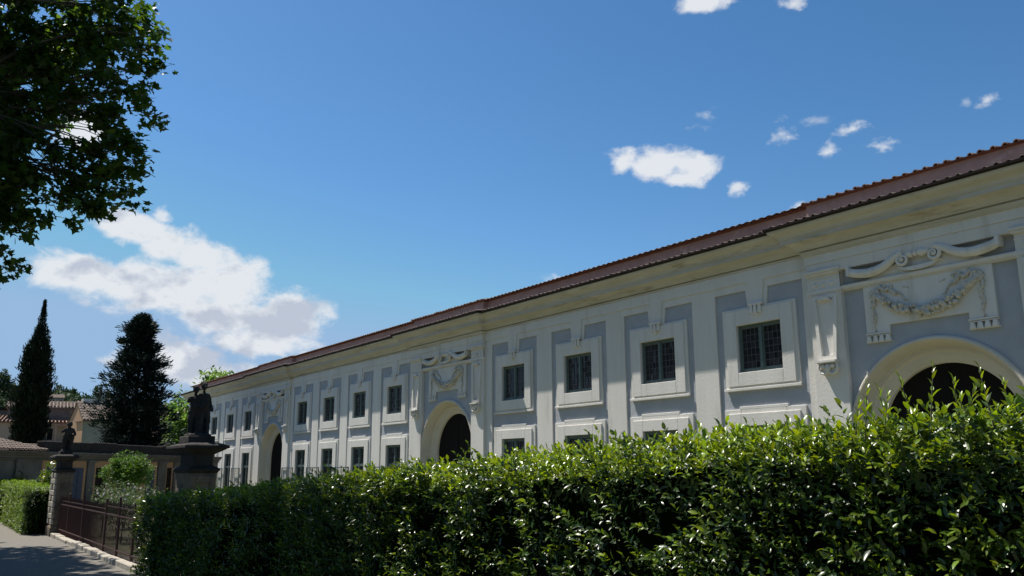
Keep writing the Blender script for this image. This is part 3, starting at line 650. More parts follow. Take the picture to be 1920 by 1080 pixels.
# ------------------------------------------------------------------ trees
def limb(m, p0, p1, r0, r1, n=7, bend=.12, seg=5):
    p0, p1 = Vector(p0), Vector(p1); L = (p1-p0).length; off = Vector((random.uniform(-1, 1), random.uniform(-1, 1), random.uniform(-.3, 1)))*L*bend
    pts = [p0.lerp(p1, t)+off*math.sin(math.pi*t) for t in [i/seg for i in range(seg+1)]]; m.tube(pts, [r0+(r1-r0)*i/seg for i in range(seg+1)], n); return pts
def crown(lobes, per, ls, tmpl, tilt=.5, clump=.35, nl=14, droop=.25, surf=.45):
    Ps, As, Ns, Ls, tips = [], [], [], [], []
    for (cx, cy, cz, r) in lobes:
        k = int(per*r*r*(1.0)); d = rdir(k); rad = r*(surf+(1-surf)*rng.random(k))**.7; rad = rad*(1+.22*np.sin(d[:, 0]*5+cx)*np.sin(d[:, 2]*6+cz))
        cc = np.array([cx, cy, cz])+d*rad[:, None]; tips.append(cc)
        for c, dd in zip(cc, d):
            n = nl; p = c+rng.normal(0, clump*.5, (n, 3))*np.array([1, 1, .6])
            a = nrm(dd*.5+rdir(n)*.9+np.array([0, 0, -droop])); Ps.append(p); As.append(a); Ns.append(np.array([0, 0, 1.])+rdir(n)*tilt); Ls.append(ls*(.7+.6*rng.random(n)))
    return np.concatenate(Ps), np.concatenate(As), np.concatenate(Ns), np.concatenate(Ls), tips
LOB = [(-19.73,3.3,11.98,.62),(-19.83,2.6,12.24,.85),(-19.27,2.98,10.67,.72),(-18.75,3.05,9.44,.66),(-18.76,3.03,8.47,.62),(-18.8,2.76,7.72,.6),(-18.86,2.34,7.43,.45),(-20.4,2.01,11.12,.9),(-20.96,1.25,11.93,1.2),(-20.96,1.28,10.5,1.1),(-19.35,2.45,9.87,.5),(-18.83,2.54,8.57,.45),(-19.95,1.46,8.69,.75),(-19.95,1.41,7.73,.6),(-19.97,1.1,6.99,.55),(-19.97,1.09,6.19,.45),(-19.99,.59,7.82,1.0),(-19.4,1.95,8.15,.5),(-20.99,.48,9.42,1.2),(-20.91,1.95,12.53,1.2),(-19.92,1.75,9.85,.5)]
HID = [(-28.5,.1,11.6,1.4),(-31,0,12,1.4),(-33.3,.2,12,1.3),(-26,.3,12.6,1.2),(-29.7,-1.5,13,1.5),(-23.6,-.3,13.6,1.2),(-18.66,1.14,14.55,1.57),(-26.3,-2.4,9.07,1.37),(-13.58,-1.49,13.38,1.2),(-14.59,-4.62,10.21,1.18),(-22.93,-4.47,14.79,1.34),(-23.26,-2.24,13.65,1.13),(-19.82,-4.44,9.77,1.19),(-13.2,-1.56,10.66,1.22),(-16.18,-7.11,10.95,1.17),(-21.94,-6.6,10.37,1.59),(-13.6,-.35,11.59,1.27),(-14.99,-3.8,14.46,1.49),(-17.58,.13,14.2,1.28),(-17.43,-4.85,11.46,1.48),(-19.8,-5.24,13.32,1.33),(-15.75,-.08,14.58,1.27),(-20.06,-6.34,14.97,1.57),(-21.69,-.39,14.35,1.42),(-18.54,-7.96,11.32,1.21),(-21.02,-3.56,12.72,1.4),(-21.92,-4.88,10.7,1.16),(-25.87,-.75,12.24,1.58),(-19.51,-.5,8.01,1.41),(-18.67,-2.73,9.53,1.49),(-24.32,-5.02,8.15,1.59),(-23.6,-.6,11.35,1.42),(-23.49,-1.56,9.96,1.25),(-20.05,-2.46,10.21,1.47),(-25.75,-.56,10.74,1.18),(-17.54,-6.54,12.91,1.35),(-25.99,-5.45,10.31,1.47),(-15.69,-6.68,12.85,1.28),(-24.47,-4.17,12.74,1.27),(-25.61,-3.63,10.46,1.54)]
rng = np.random.default_rng(3); random.seed(3)
T1 = empty('plane_tree', (-20.5, -3.2, 0), 'big dark plane tree overhanging the path at the upper left of the photo', 'tree')
def plane_wood(root, lobes, tips=None):
    x0, y0 = root.location.x, root.location.y; m = MB()
    top = limb(m, (x0, y0, 0), (x0+.3, y0+.4, 6.5), .42, .28, 12, .03, 7); hubs = []
    for k in range(7):
        a = k*.9; e = (x0+3*math.cos(a), y0+3.0*math.sin(a), 8.5+random.uniform(0, 3)); limb(m, top[-1-(k % 2)], e, .15, .08, 8); hubs.append(Vector(e))
    hubs.append(top[-1])
    for (cx, cy, cz, r) in lobes:
        c = Vector((cx, cy, cz)); h = min(hubs, key=lambda q: (q-c).length); pts = limb(m, h, c, .045, .014, 6)
        for j in range(5): limb(m, pts[3], c+Vector([random.gauss(0, r*.55) for _ in range(3)]), .018, .006, 4, .1, 3)
    return m.build('trunk', BARK, root, smooth=True)
plane_wood(T1, LOB+HID)
P_, A_, N_, L_, tp = crown(LOB, 50, .165, TST, .55, .23, 17)
leaves('crown', P_, A_, N_, L_, L_*.95, TST, LPLANE, T1)
P_, A_, N_, L_, tp = crown(HID, 40, .28, TST, .6, .55, 12)
leaves('crown', P_, A_, N_, L_, L_*.95, TST, LPLANE, T1)
T2 = empty('plane_tree', (-8.5, -6.5, .3), 'plane tree of the row along the path beside the camera', 'tree', None)
rl = []
while len(rl) < 26:
    v = np.array([random.uniform(-1, 1) for _ in range(3)])
    if v@v < 1: rl.append((-8.5+v[0]*5.2, -7.2+v[1]*4.6, 10+v[2]*4.2, random.uniform(1.2, 1.8)))
plane_wood(T2, rl); P_, A_, N_, L_, tp = crown(rl, 14, .42, TST, .6, .7, 12); leaves('crown', P_, A_, N_, L_, L_*.95, TST, LPLANE, T2)  # the rest of the row shares this crown
T2['group'] = 'plane trees along the path out of view'
for (dx, dy) in ((11, -.5), (-24.5, 1.9), (-36, .5), (22, 0)): c = copy_tree(T2, dx=dx, dy=dy)

def conifer(name, base, prof, label, cat, material, n, ls, lw, up, lean=0, core=.55, group=None, tier=None, h0=0):
    """prof: list of (height, radius); leaf sprays on a ragged outline"""
    root = empty(name, base, label, cat, group); bx, by, bz = base; hs = [p[0] for p in prof]; rs = [p[1] for p in prof]; top = hs[-1]
    m = MB(); m.tube([(bx, by+lean*t, bz+top*t) for t in (0, .25, .5, .75, .93)], [.28, .2, .14, .08, .02], 8); m.build('trunk', BRKD, root)
    h = rng.random(n)**1.15*(top-h0)+h0; a = rng.uniform(0, 2*math.pi, n); rr_ = np.interp(h, hs, rs)
    lump = 1+.22*np.sin(a*3+h*2.3)+.16*np.sin(a*5-h*4.1+1)+.12*np.sin(a*2+h*7)
    if tier: lump = lump*(1+.30*np.sin(h*tier+np.sin(a*2)*1.9))
    f = (core+(1-core)*rng.random(n)**.5)*lump; x = bx+np.cos(a)*rr_*f; y = by+lean*h/top+np.sin(a)*rr_*f
    out = np.stack([np.cos(a), np.sin(a), np.zeros(n)], 1); Ps, As, Ns, Ls = [], [], [], []
    for k in range(5):
        d = nrm(out*(.9-up*.6)+np.array([0, 0, up])+rdir(n)*.45); Ps.append(np.stack([x, y, bz+h], 1)+rng.normal(0, 1, (n, 3))*(ls*.35*np.clip(rr_/.55, .25, 1))[:, None]); As.append(d); Ns.append(rdir(n)); Ls.append(ls*(.6+.7*rng.random(n))*np.clip(rr_/.55, .35, 1))
    Pc = np.concatenate(Ps); Lc = np.concatenate(Ls)
    leaves('crown', Pc, np.concatenate(As), np.concatenate(Ns), Lc, Lc*lw, TTR, material, root)
    return root
conifer('cypress_tree', (-53.9, 5.25, 0), [(0, .55), (1.5, .66), (3.6, .68), (5.2, .76), (6, .84), (7.4, .70), (8.6, .52), (9.3, .36), (10.3, .18), (11.5, .03)], 'tall narrow dark cypress with a pointed tip behind the low grey outbuilding', 'tree', LCYP, 7500, .24, .32, .9, lean=.2, core=.2)
conifer('cedar_tree', (-61.0, 12.1, 0), [(1.2, 1.9), (4.1, 1.9), (6.4, 1.85), (7.8, 1.6), (8.8, 1.35), (9.5, 1.3), (9.9, .85), (10.6, .74), (11.4, .72), (12.0, .5), (12.5, .15)], 'broad ragged dark conifer with a blunt top behind the low grey outbuilding', 'tree', LCON, 7600, .32, .30, .35, core=.1, tier=5.6, h0=.9)
def broadleaf(name, base, lobes, ls, per, material, label, cat='tree', trunk=.18, group=None, tmpl=TL4, nl=12, clump=.3, ht=None, wood=BARK, fl=0):
    root = empty(name, base, label, cat, group); m = MB(); b = Vector(base); lb = [(b.x+x, b.y+y, b.z+z, r) for x, y, z, r in lobes]
    zc = min(l[2] for l in lb) if ht is None else b.z+ht; hub = Vector((b.x, b.y, max(zc, b.z+.3))); m.tube([b, b.lerp(hub, .5)+Vector((.03, .02, 0)), hub], [trunk, trunk*.8, trunk*.7], 8)
    for l in lb: limb(m, hub, (l[0], l[1], l[2]), trunk*.4, trunk*.12, 5)
    m.build('trunk', wood, root); P_, A_, N_, L_, tp = crown(lb, per, ls, tmpl, .6, clump, nl); leaves('crown', P_, A_, N_, L_, L_*.6, tmpl, material, root)
    if fl:
        m = MB(); allc = np.concatenate(tp); idx = rng.choice(len(allc), min(fl, len(allc)), replace=False)
        for i in idx: c = allc[i]+rng.normal(0, .04, 3); m.ball(tuple(c), (.035, .035, .028), 6, 4)
        o = m.build('blossom', FLW, root); o['kind'] = 'stuff'
    return root
rng = np.random.default_rng(8); random.seed(8)
broadleaf('lime_tree', (-91, 26.0, 0), [(0, 0, 10.1, 2.2), (0, 3, 10.6, 1.6), (0, 0, 9.4, 2.2), (2.2, -.8, 8.2, 2.2), (-1.5, -2.6, 8.0, 2.1), (-.5, 2.6, 9.6, 1.7), (.8, 4.2, 10.0, 1.2), (.5, 1.8, 10.4, 1.3), (.5, -3.4, 6.4, 1.9), (0, -1.5, 5.4, 2.4), (0, 2, 6.6, 2.2), (1, -2.2, 3.4, 2.0)], .42, 36, LLIME, 'light green broadleaf tree in sun beyond the far end of the orangery', trunk=.3, clump=.6, nl=12)
broadleaf('round_headed_tree', (-35.4, 6.95, 0), [(0, 0, 2.12, .62), (0, .50, 1.98, .44), (0, -.50, 1.98, .44), (.48, 0, 2.0, .44), (-.48, 0, 2.0, .44), (.2, .28, 2.26, .42), (-.1, -.28, 2.26, .42)],   .062, 1100, LBALL, 'small bright green round-headed tree on a thin trunk behind the roses', trunk=.055, nl=11, clump=.09, ht=1.45)
broadleaf('camellia_bush', (-39.8, 5.0, 0), [(0, 0, 2.0, .40), (.1, .25, 1.8, .3), (0, -.3, 1.75, .3), (0, 0, 1.5, .45), (0, 0, 1.1, .45)], .12, 240, LHEDGE, 'glossy dark round bush rising behind the square clipped hedge', 'shrub', trunk=.05, nl=9, clump=.16, fl=8)
broadleaf('garden_shrub', (-45.5, 4.2, 0), [(0, 0, 1.9, .35), (.1, -.4, 1.7, .4), (0, .2, 1.4, .45), (0, -.2, 2.35, .22)], .11, 150, LHED2, 'loose leafy shrub at the left edge of the photo against the grey wall', 'shrub', trunk=.04, nl=9, clump=.2)
RB = [(-24.6, 5.3, 1.35, .42), (-26.3, 5.6, 1.40, .45), (-28.2, 5.5, 1.38, .45), (-30.0, 5.7, 1.42, .45), (-21.8, 5.5, 1.35, .42), (-20.2, 5.6, 1.55, .45), (-31.3, 5.5, 1.5, .38)]
RL = ['pale rose bush nearest the round-headed tree, directly in front of its trunk', 'rose bush with pale blooms behind the middle of the iron fence', 'rose bush with white blooms just left of the round-headed tree', 'loose rose bush over the fence a little right of the smaller pillar', 'pale rose bush between the round-headed tree and the large pedestal', 'taller pinkish rose bush close beside the large statue pedestal', 'rose bush nearest the smaller pillar, over the fence top']
for (x, y, z, r), lab in zip(RB, RL):
    broadleaf('rose_bush', (x, y, 0), [(0, 0, z-.15, r), (r*.8, .1, z-.3, r*.8), (-r*.8, -.1, z-.28, r*.8), (0, .2, z+.1, r*.55), (0, 0, z-.7, r)], .075, 190, LROSE, lab, 'shrub', trunk=.025, group='rose bushes behind the iron fence', nl=8, clump=.16, fl=22)
broadleaf('distant_broadleaf_tree', (-128, 8.2, 0), [(0, 0, 10.4, 1.7), (0, -1.4, 9.6, 1.6), (.5, .8, 8.6, 1.5), (0, -1, 7.6, 2)], .5, 10, LWOOD, 'dark bushy tree at the left edge in front of the wooded hill', trunk=.3, clump=.8)
conifer('distant_conifer', (-131, 9.4, 0), [(0, 1.8), (8, 1.7), (11, 1.4), (13, .7), (15.2, .1)], 'pointed distant conifer at the left edge of the photo before the hill', 'tree', LWOOD, 900, .7, .4, .4, tier=3)
broadleaf('tree_beyond_roof', (-33.5, 34.5, 0), [(0, 0, 10.3, 1.3), (1.6, .4, 10.4, 1.2), (3.3, 0, 10.2, 1.1), (0, 0, 8.5, 2.2)], .2, 30, LLIME, 'tree top just showing over the middle of the orangery roof', trunk=.25, clump=.4)

# ------------------------------------------------------------------ pillars, statues, fence
def pillar(xc, yc, dx, dy, label, quoin, ov=.17):
    root = empty('gate_pillar', (xc, yc, 0), label, 'pillar')
    m = MB(); m.box(xc-dx-.07, xc+dx+.07, yc-dy-.07, yc+dy+.07, 0, .30); m.frus(xc, yc, .30, .36, dx+.07, dy+.07, dx, dy); bevel(m.build('base', STN, root), .015)
    m = MB(); m.box(xc-dx, xc+dx, yc-dy, yc+dy, .34, 2.06)
    m.box(xc+dx, xc+dx+.03, yc-dy, yc-dy+.1, .4, 2.0); m.box(xc+dx, xc+dx+.03, yc+dy-.1, yc+dy, .4, 2.0); m.box(xc+dx, xc+dx+.03, yc-dy+.1, yc+dy-.1, .4, .52); m.box(xc+dx, xc+dx+.03, yc-dy+.1, yc+dy-.1, 1.86, 2.0)
    bevel(m.build('shaft', STN, root), .01)
    m = MB()
    for k in range(9):
        z = .38+k*.185; w_ = .5 if k % 2 else .34; m.box(xc-dx-.02, xc-dx+w_, yc-dy-.06, yc-dy+.02, z, z+.165); m.box(xc+dx-w_, xc+dx+.0, yc-dy-.06, yc-dy+.02, z, z+.165)
    if quoin: bevel(m.build('rusticated_blocks', KRB, root), .015)
    m = MB(); m.frus(xc, yc, 2.04, 2.09, dx+.02, dy+.02, dx+.06, dy+.06); m.box(xc-dx-.07, xc+dx+.07, yc-dy-.07, yc+dy+.07, 2.09, 2.13); m.frus(xc, yc, 2.13, 2.19, dx+.06, dy+.06, dx-.04, dy-.04)
    m.box(xc-dx+.05, xc+dx-.05, yc-dy+.05, yc+dy-.05, 2.17, 2.42)
    m.frus(xc, yc, 2.40, 2.44, dx-.04, dy-.04, dx+.02, dy+.02); m.frus(xc, yc, 2.44, 2.52, dx+.03, dy+.03, dx+ov, dy+ov); m.box(xc-dx-ov-.02, xc+dx+ov+.02, yc-dy-ov-.02, yc+dy+ov+.02, 2.52, 2.585); m.frus(xc, yc, 2.585, 2.63, dx+ov, dy+ov, dx+.02, dy+.02)
    bevel(m.build('capital', STD, root), .012); return root
pillar(-18.05, 4.82, .55, .24, 'large stone gate pillar with a flaring dark cap behind the laurel hedge', False)
pillar(-32.75, 4.42, .5, .24, 'smaller weathered stone gate pillar with rusticated edge at the end of the fence', True, .12)
def statue(root, figs, plinth):
    c = root.location; m = MB()
    m.box(c.x-plinth[0], c.x+plinth[0], c.y-plinth[1], c.y+plinth[1], c.z+.0, c.z+plinth[2]); bevel(m.build('plinth', STD, root), .015)
    m = MB(); m.frus(c.x, c.y, c.z+plinth[2], c.z+plinth[2]+.05, plinth[0]*.8, plinth[1]*.8, plinth[0]*.7, plinth[1]*.7)
    def W_(p): return (c.x+p[0], c.y+p[1], c.z+plinth[2]+p[2])
    for caps, balls in figs:
        for a, ra, b, rb in caps:
            m.tube([W_(a), W_(b)], [ra, rb], 10); m.ball(W_(a), ra, 10, 6); m.ball(W_(b), rb, 10, 6)
        for p, r in balls: m.ball(W_(p), r, 12, 8)
    o = m.build('figure', STD, root); r = o.modifiers.new('remesh', 'REMESH'); r.mode = 'VOXEL'; r.voxel_size = .013; r.use_smooth_shade = True
    s = o.modifiers.new('smooth', 'SMOOTH'); s.factor = .6; s.iterations = 4
    tx = bpy.data.textures.new('folds', 'CLOUDS'); tx.noise_scale = .07; d = o.modifiers.new('folds', 'DISPLACE'); d.texture = tx; d.strength = .03; d.mid_level = .5
    return o
def putto(x, y, s=1, lean=0, arm=1, side=1, h=1.0, w=1.0):
    """child figure about .98 m tall facing -y, axis of width along y (seen from +x)"""
    def q(a, b, z): return (x+b*1.0, y+a*w+lean*z, z*h)
    caps = [(q(-.09, 0, .06), .055, q(-.10, .02, .27), .062), (q(-.10, .02, .27), .068, q(-.07, 0, .50), .095), (q(.09, .04, .05), .052, q(.13, .0, .26), .06), (q(.13, 0, .26), .066, q(.07, 0, .50), .095),
            (q(-.09, 0, .06), .04, q(-.13, .09, .03), .028), (q(.09, .04, .05), .04, q(.12, .13, .03), .028),
            (q(0, 0, .50), .125, q(0, 0, .68), .115), (q(-.085, 0, .73), .06, q(.085, 0, .73), .06), (q(0, 0, .77), .045, q(0, 0, .82), .042),
            (q(-.13*side, 0, .73), .048, q(-.21*side, .02, .60+arm*.12), .040), (q(-.21*side, .02, .60+arm*.12), .040, q(-.22*side, .08, .56+arm*.34), .030),
            (q(.13*side, 0, .73), .048, q(.20*side, .04, .56), .042), (q(.20*side, .04, .56), .04, q(.10*side, .14, .50), .032)]
    balls = [(q(0, .01, .90), (.078, .085, .092)), (q(0, .085, .885), (.018, .018, .02)), (q(-.075*1, -.01, .9), (.02, .02, .028)), (q(.075, -.01, .9), (.02, .02, .028)), (q(0, -.03, .94), (.085, .088, .07)), (q(-.22*side, .08, .56+arm*.36), (.035, .03, .04)), (q(.10*side, .15, .49), (.035, .035, .03)), (q(0, .03, .57), (.12, .12, .11)), (q(0, -.03, .48), (.12, .13, .10))]
    # drapery round the hips falling behind one leg
    caps += [(q(-.12, -.03, .52), .06, q(.13, .02, .47), .07), (q(.14, -.03, .46), .06, q(.10, -.08, .06), .085), (q(.02, -.08, .40), .06, q(.02, -.1, .05), .09)]
    if w != 1: caps = [(a, ra*(.3+.7*w), b, rb*(.3+.7*w)) for a, ra, b, rb in caps]; balls = [(p, tuple(v*(.4+.6*w) for v in r)) for p, r in balls]
    return caps, balls
st = empty('statue', (-32.75, 4.42, 2.62), 'small weathered single child statue standing on the smaller gate pillar', 'statue')
statue(st, [putto(0, 0, lean=.05, arm=.3, side=1)], (.22, .19, .12))
st = empty('statue', (-18.05, 4.80, 2.62), 'large dark statue of two embracing figures on the flaring pillar by the hedge', 'statue')
f1 = putto(.0, -.105, lean=.02, arm=.45, side=1, h=1.05, w=.66); f2 = putto(.05, .105, lean=-.05, arm=-.3, side=-1, h=1.13, w=.66)
f1[0].append(((0, -.1, .70), .05, (0, .12, .74), .05)); statue(st, [f1, f2], (.36, .26, .15))
# iron fence and gate
random.seed(4)
def irons(root, x0, x1, y, zt_, post=(), step=.11, pick=True):
    m = MB()
    for z in (.24, 1.02): m.box(x0, x1, y-.018, y+.018, z, z+.03)
    m.box(x0, x1, y-.012, y+.012, zt_-.12, zt_-.10); m.build('rail', IRON, root)
    m = MB(); x = x0+.05
    while x < x1: m.tube([(x, y, .12), (x, y, zt_-.03), (x, y, zt_+.05)], [.009, .009, .001], 6); x += step
    o = m.build('bars', IRON, root)
    for px in post:
        m = MB(); m.box(px-.022, px+.022, y-.022, y+.022, .08, zt_+.10); m.ball((px, y, zt_+.12), .032, 8, 6); m.build('post', IRON, root)
fr = empty('iron_fence', (-28.6, 4.33, .1), 'dark red iron railing from the smaller pillar to the gate', 'fence')
irons(fr, -32.2, -24.2, 4.33, 1.26, (-30.2, -27.6, -24.2))
fr = empty('iron_gate', (-22.4, 4.33, .1), 'dark red iron gate between tall posts in the middle of the fence', 'gate')
irons(fr, -24.1, -21.0, 4.33, 1.34, (-22.55,))
fr = empty('iron_fence', (-19.5, 4.33, .1), 'dark red iron railing between the gate and the end of the laurel hedge', 'fence')
irons(fr, -20.9, -17.4, 4.33, 1.26, (-20.9, -18.9))
def pot(x, y, r, h, label):
    root = empty('terracotta_pot', (x, y, 0), label, 'pot'); m = MB(); m.lathe((x, y, 0), [(r*.62, 0), (r*.66, .03), (r*.9, h*.8), (r*.95, h*.88), (r*1.06, h*.9), (r*1.08, h), (r*.96, h), (r*.93, h*.93), (0.01, h*.93)], 20); m.build('body', TERR, root)
pot(-19.6, 5.0, .30, .46, 'dark terracotta pot on the ground behind the railing by the hedge')

# ------------------------------------------------------------------ low outbuilding (slanting wall beyond the garden)
A0 = Vector((-44.8, 3.6, 0)); B0 = Vector((-56.5, 13.6, 0)); tv_ = (B0-A0).normalized(); nv_ = Vector((tv_.y, -tv_.x, 0))
if nv_.dot(-A0) < 0: nv_ = -nv_
def onwall(m):                                    # local x along the wall, y outward negative, to world
    m.v = [tuple(A0+tv_*x-nv_*y+Vector((0, 0, z))) for x, y, z in m.v]; return m
OB = empty('outbuilding', tuple(A0+tv_*8), 'low dark weathered outbuilding with blue doors behind the clipped garden hedge', 'building')
m = MB(); m.box(-14, 22, 0, 5, 0, 2.75); onwall(m).build('wall', GRY, OB)
m = MB(); m.box(-14, 22, -.12, .0, 2.68, 2.80); m.box(-14, 22, -.22, .3, 2.80, 2.90); m.box(-14, 22, -.28, .3, 2.90, 3.0); m.box(-14, 22, -.1, .0, 2.60, 2.66); bevel(onwall(m).build('cornice', GRY, OB), .01)
m = MB(); x = 2.6
while x < 18: w_ = random.uniform(1, 2.4); m.box(x, x+w_, -.12, .3, 3.0, 3.52+random.uniform(-.03, .04)); x += w_
bevel(onwall(m).build('parapet', STD, OB), .03)
for xa, xb in ((.75, 1.1), (4.2, 4.85), (6.35, 6.95), (13.65, 14.6), (15.6, 16.3), (-3, -2.5)):
    m = MB(); m.box(xa, xb, -.10, 0, 0, 2.5); m.box(xa-.06, xb+.06, -.16, 0, 2.5, 2.62); m.box(xa-.05, xb+.05, -.14, 0, 0, .3); onwall(m).build('pilaster', GRY, OB)
for xa, xb, da, db, dm in ((2.7, 4.15, 3.0, 3.75, BLUE), (4.9, 6.3, 5.05, 6.1, BLUE), (7.0, 9.4, 7.2, 8.2, GUT), (11.4, 13.6, 12.4, 13.35, BLUE), (14.65, 15.55, 14.8, 15.4, GUT)):
    m = MB(); m.box(xa, da, -.03, 0, 0, 2.58); m.box(db, xb, -.03, 0, 0, 2.58); m.box(da, db, -.03, 0, 2.25, 2.58); onwall(m).build('door_surround', OCH, OB)
    m = MB(); xm = (da+db)/2; m.box(da, xm-.01, -.02, .0, .05, 2.24); m.box(xm+.01, db, -.02, .0, .05, 2.24)
    for k in range(5): m.box(da+.08, xm-.07, -.035, -.02, .2+k*.4, .5+k*.4); m.box(xm+.07, db-.08, -.035, -.02, .2+k*.4, .5+k*.4)
    onwall(m).build('door', dm, OB)
m = MB(); random.seed(2)
def tileroof(m, x0, x1, y0, z0, y1, z1, sp=.26, r=.085):
    m.box(x0, x1, y0, y1, z0-.12, z0-.05); m.add([(x0, y0, z0), (x1, y0, z0), (x1, y1, z1), (x0, y1, z1)], [(0, 1, 2, 3)]); x = x0+.1
    n = max(2, int(math.hypot(y1-y0, z1-z0)/.42))
    while x < x1:
        for k in range(n):
            t0, t1 = k/n, (k+1.15)/n; o = random.uniform(-.015, .015)
            half_tube(m, x+o, y0+(y1-y0)*t0-.03, z0+(z1-z0)*t0+.012, y0+(y1-y0)*min(t1, 1), z0+(z1-z0)*min(t1, 1)-.008, r, r*.8, 5)
        x += sp
tileroof(m, -14, 2.6, -.35, 3.04, 2.3, 3.62); tileroof(m, 2.6, 18, .5, 3.1, 2.3, 3.4); onwall(m).build('tile_roof', TIB, OB)

# ------------------------------------------------------------------ houses behind
def house(name, loc, rz, w_, d_, h, wallm, roofm, label, ridge='x', rh=1.2, wins=(), eave=.35, chim=(), shed=False, tiled=True):
    root = empty(name, loc, label, 'house'); cs, sn = math.cos(rz), math.sin(rz); L = Vector(loc)
    def tr(m): m.v = [(L.x+x*cs-y*sn, L.y+x*sn+y*cs, L.z+z) for x, y, z in m.v]; return m
    m = MB(); m.box(-w_/2, w_/2, 0, d_, 0, h)
    if ridge == 'x' and not shed:
        for s in (-1, 1): m.add([(s*w_/2, 0, h), (s*w_/2, d_, h), (s*w_/2, d_/2, h+rh)], [(0, 1, 2)])
    elif ridge == 'y': m.add([(-w_/2, 0, h), (w_/2, 0, h), (0, 0, h+rh)], [(0, 1, 2)])
    tr(m).build('wall', wallm, root)
    m = MB()
    if shed: tileroof(m, -w_/2-.2, w_/2+.2, -eave, h-.05, d_, h+rh, .32, .11)
    elif ridge == 'x':
        k = eave*rh/(d_/2); tileroof(m, -w_/2-.12, w_/2+.12, -eave, h-k+.06, d_/2, h+rh+.06, .32, .11); m.add([(-w_/2-.1, d_/2, h+rh+.06), (w_/2+.1, d_/2, h+rh+.06), (w_/2+.1, d_+eave, h-k), (-w_/2-.1, d_+eave, h-k)], [(0, 1, 2, 3)])
    else:
        for s in (-1, 1): m.add([(s*(w_/2+.3), -.3, h-.1), (0, -.3, h+rh+.05), (0, d_, h+rh+.05), (s*(w_/2+.3), d_, h-.1)], [(0, 1, 2, 3)]); m.box(s*(w_/2+.3)-.06, s*(w_/2+.3)+.06, -.3, d_, h-.2, h-.1)
    tr(m).build('roof', roofm, root)
    for (x, z, a, b) in wins:
        m = MB(); m.box(x-a/2-.08, x+a/2+.08, -.05, .0, z-.1, z); m.box(x-a/2-.08, x-a/2, -.04, 0, z, z+b); m.box(x+a/2, x+a/2+.08, -.04, 0, z, z+b); m.box(x-a/2-.08, x+a/2+.08, -.04, 0, z+b, z+b+.08); m.box(x-.03, x+.03, -.03, -.012, z, z+b)
        f = tr(m).build('window', wallm, root); m = MB(); m.box(x-a/2, x+a/2, -.012, .0, z, z+b); tr(m).build('pane', DARK, f)
    for (x, y, z) in chim:
        m = MB(); m.box(x-.25, x+.25, y-.2, y+.2, z-.8, z); m.box(x-.32, x+.32, y-.27, y+.27, z, z+.1); tr(m).build('chimney', wallm, root)
    return root, tr
RZ = R(90-8)                                      # fronts look back towards the camera
RZ = math.atan2(1, .12)
h1, tr1 = house('terraced_house', (-94.3, 9.6, 0), RZ, 8.4, 9, 6.75, CRM, TI, 'cream house with bright red tiled eaves between the cypress and the orange gable', wins=((1.3, 5.0, 1.0, 1.1), (-1.2, 5.0, .9, 1.0)), rh=1.0, shed=True)
m = MB(); m.box(-1, 4.2, -1.4, 0, 3.4, 4.6); m.box(-1.05, 4.25, -1.45, -1.35, 4.6, 4.68); tr1(m).build('balcony', CRM, h1)
m = MB(); m.box(1.9, 4.1, -1.5, 0, 6.35, 6.42); m.box(2, 2.08, -1.4, -1.32, 4.6, 6.35); tr1(m).build('awning', PNK, h1)
m = MB(); tileroof(m, -2.5, 4.0, 3.0, 8.35, 7, 9.2, .32, .11); m.box(-2.3, 3.8, 3.2, 7, 6.5, 8.3); tr1(m).build('upper_storey', TIB, h1)
h2, tr2 = house('gabled_house', (-87.2, 15.0, 0), R(96), 4.2, 4.6, 6.8, GRN, TIB, 'house with a sunlit orange gable side and brown tiled roof left of the broad conifer', wins=((.9, 4.9, 1.0, 1.5),), rh=1.6)
m = MB(); m.add([(-2.103, -.02, 0), (-2.103, 4.6, 0), (-2.103, 4.6, 6.82), (-2.103, 2.3, 8.44), (-2.103, -.02, 6.8)], [(0, 1, 2, 3, 4)]); tr2(m).build('side_wall', OCH, h2)
m = MB(); m.box(-1.7, 2.1, 2.1, 2.9, 8.45, 8.72); tr2(m).build('skylight', WHT, h2)
house('terraced_house', (-96.5, 5.2, 0), RZ, 5.4, 9, 6.7, CRM, TIB, 'cream house with a brown tiled roof between the photo edge and the cypress', wins=((-1.2, 4.4, .9, 1.3), (1.2, 4.4, .9, 1.3)), rh=1.2, shed=True)
house('grey_block', (-106, 8.0, 0), RZ, 7, 8, 8.6, GRY, GUT, 'flat grey building above the roofs left of the cypress', rh=.1, shed=True)
house('pink_gabled_house', (-119.5, 14.7, 0), RZ, 3.4, 8, 9.3, PNK, TIB, 'pink gabled house far behind the red tiled roof', ridge='y', rh=1.1, wins=((-.9, 8.2, .5, .6),))
house('pink_house', (-117.0, 28.4, 0), RZ, 5, 7, 9.0, PNK, TI, 'pink house glimpsed through the light green tree', rh=1.0, wins=((0, 7, .9, 1.2),))
house('hillside_villa', (-298, 35.2, 14), RZ, 6, 8, 10.2, CRM, TIB, 'distant villa with a brown roof on the wooded hillside', rh=1.2, wins=((-1.5, 8.2, .9, 1.2), (.5, 8.2, .9, 1.2), (2.1, 8.2, .9, 1.2)))
def antenna(x, y, z, h, lab):
    root = empty('antenna', (x, y, z), lab, 'antenna'); m = MB(); m.tube([(x, y, z), (x, y, z+h)], .035, 5); m.build('mast', GUT, root)
    m = MB()
    for k in range(4): m.tube([(x, y-.5+.08*k, z+h-.15*k), (x, y+.5-.08*k, z+h-.15*k)], .02, 4)
    m.build('aerial', GUT, root)
antenna(-97, 17.6, 6, 7.2, 'taller thin television aerial above the orange gabled house')
antenna(-90, 14.9, 8.2, 1.5, 'short television aerial beside the skylight of the gabled house')

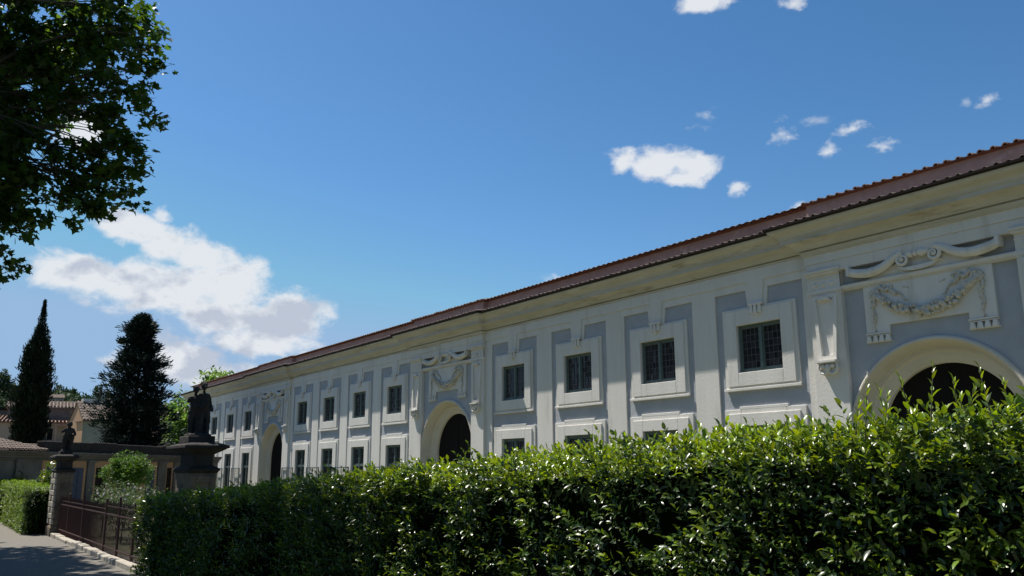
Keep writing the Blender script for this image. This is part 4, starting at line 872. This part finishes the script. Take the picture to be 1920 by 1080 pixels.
# ------------------------------------------------------------------ hills and woodland
def hillz(r, a):                                  # distance, azimuth (degrees)
    prof = np.interp(a, [60, 90, 120, 150, 165, 170, 173, 176, 180, 190, 210], [8, 12, 18, 24, 27, 30, 33, 35, 35, 34, 20])
    return (prof-3.0)*(np.clip((r-170)/230, 0, 1)**.8)*1.0*(r/400 if r > 400 else 1)
m = MB(); ra = [160, 190, 220, 260, 300, 340, 380, 410, 480, 600]; an = np.arange(60, 211, 1.5)
for r_ in ra:
    for a in an: m.v.append((r_*math.cos(R(a)), r_*math.sin(R(a)), float(hillz(r_, a))+.6*math.sin(a*1.7+r_*.05)+.02-(1.5 if r_ == 160 else 0)))
n = len(an)
for i in range(len(ra)-1):
    for j in range(n-1): m.f.append((i*n+j, (i+1)*n+j, (i+1)*n+j+1, i*n+j+1))
tag(m.build('hills', GRASSH, smooth=True), kind='structure')
rng = np.random.default_rng(30); Ps, As, Ns, Ls = [], [], [], []
for k in range(1500):
    a = rng.uniform(150, 186); r_ = rng.uniform(175, 470); z = float(hillz(r_, a)); rad = rng.uniform(1.6, 3.4)
    c = np.array([r_*math.cos(R(a)), r_*math.sin(R(a)), z+rad*.55]); q = 46; d = rdir(q); d[:, 2] = abs(d[:, 2])
    Ps.append(c+d*rad*(.8+.3*rng.random((q, 1)))*np.array([1, 1, .9])); As.append(rdir(q)); Ns.append(d+rdir(q)*.3); Ls.append(rng.uniform(1.0, 1.9, q))
Pc = np.concatenate(Ps); Lc = np.concatenate(Ls); ag = np.repeat(rng.random(1500), 46)
o = leaves('woodland', Pc, np.concatenate(As), np.concatenate(Ns), Lc, Lc*.8, TL4, LWOOD, None, ag); o['kind'] = 'stuff'
HL = ['far skyline cypress standing nearest the right side of the big pointed cypress', 'small hilltop cypress second to the right of the big pointed cypress', 'squat hilltop cypress above the distant villa', 'slim hilltop cypress left of the tallest one on the skyline', 'low hilltop cypress touching the left side of the tallest one', 'tallest dark cypress of the far skyline, above the orange gabled house', 'hilltop cypress just right of the tallest one on the skyline', 'small hilltop cypress second to the right of the tallest one', 'hilltop cypress closest to the broad ragged conifer', 'tiny hilltop cypress close left of the distant villa roof']
for i, (px, h) in enumerate([(173.9, 9), (173.0, 6.5), (172.2, 6), (170.9, 9.5), (170.3, 7.5), (169.6, 11), (168.6, 7), (168.2, 6), (167.5, 6.5), (172.6, 5)]):
    r_ = 408; z = float(hillz(r_, px)); conifer('hilltop_cypress', (r_*math.cos(R(px)), r_*math.sin(R(px)), z), [(0, 1.0), (h*.5, 1.1), (h*.8, .6), (h, .1)], 'small dark cypress standing on the skyline of the far hill', 'tree', LWOOD, 60, 1.6, .5, .8, group='cypresses along the skyline of the far hill')['label'] = HL[i]
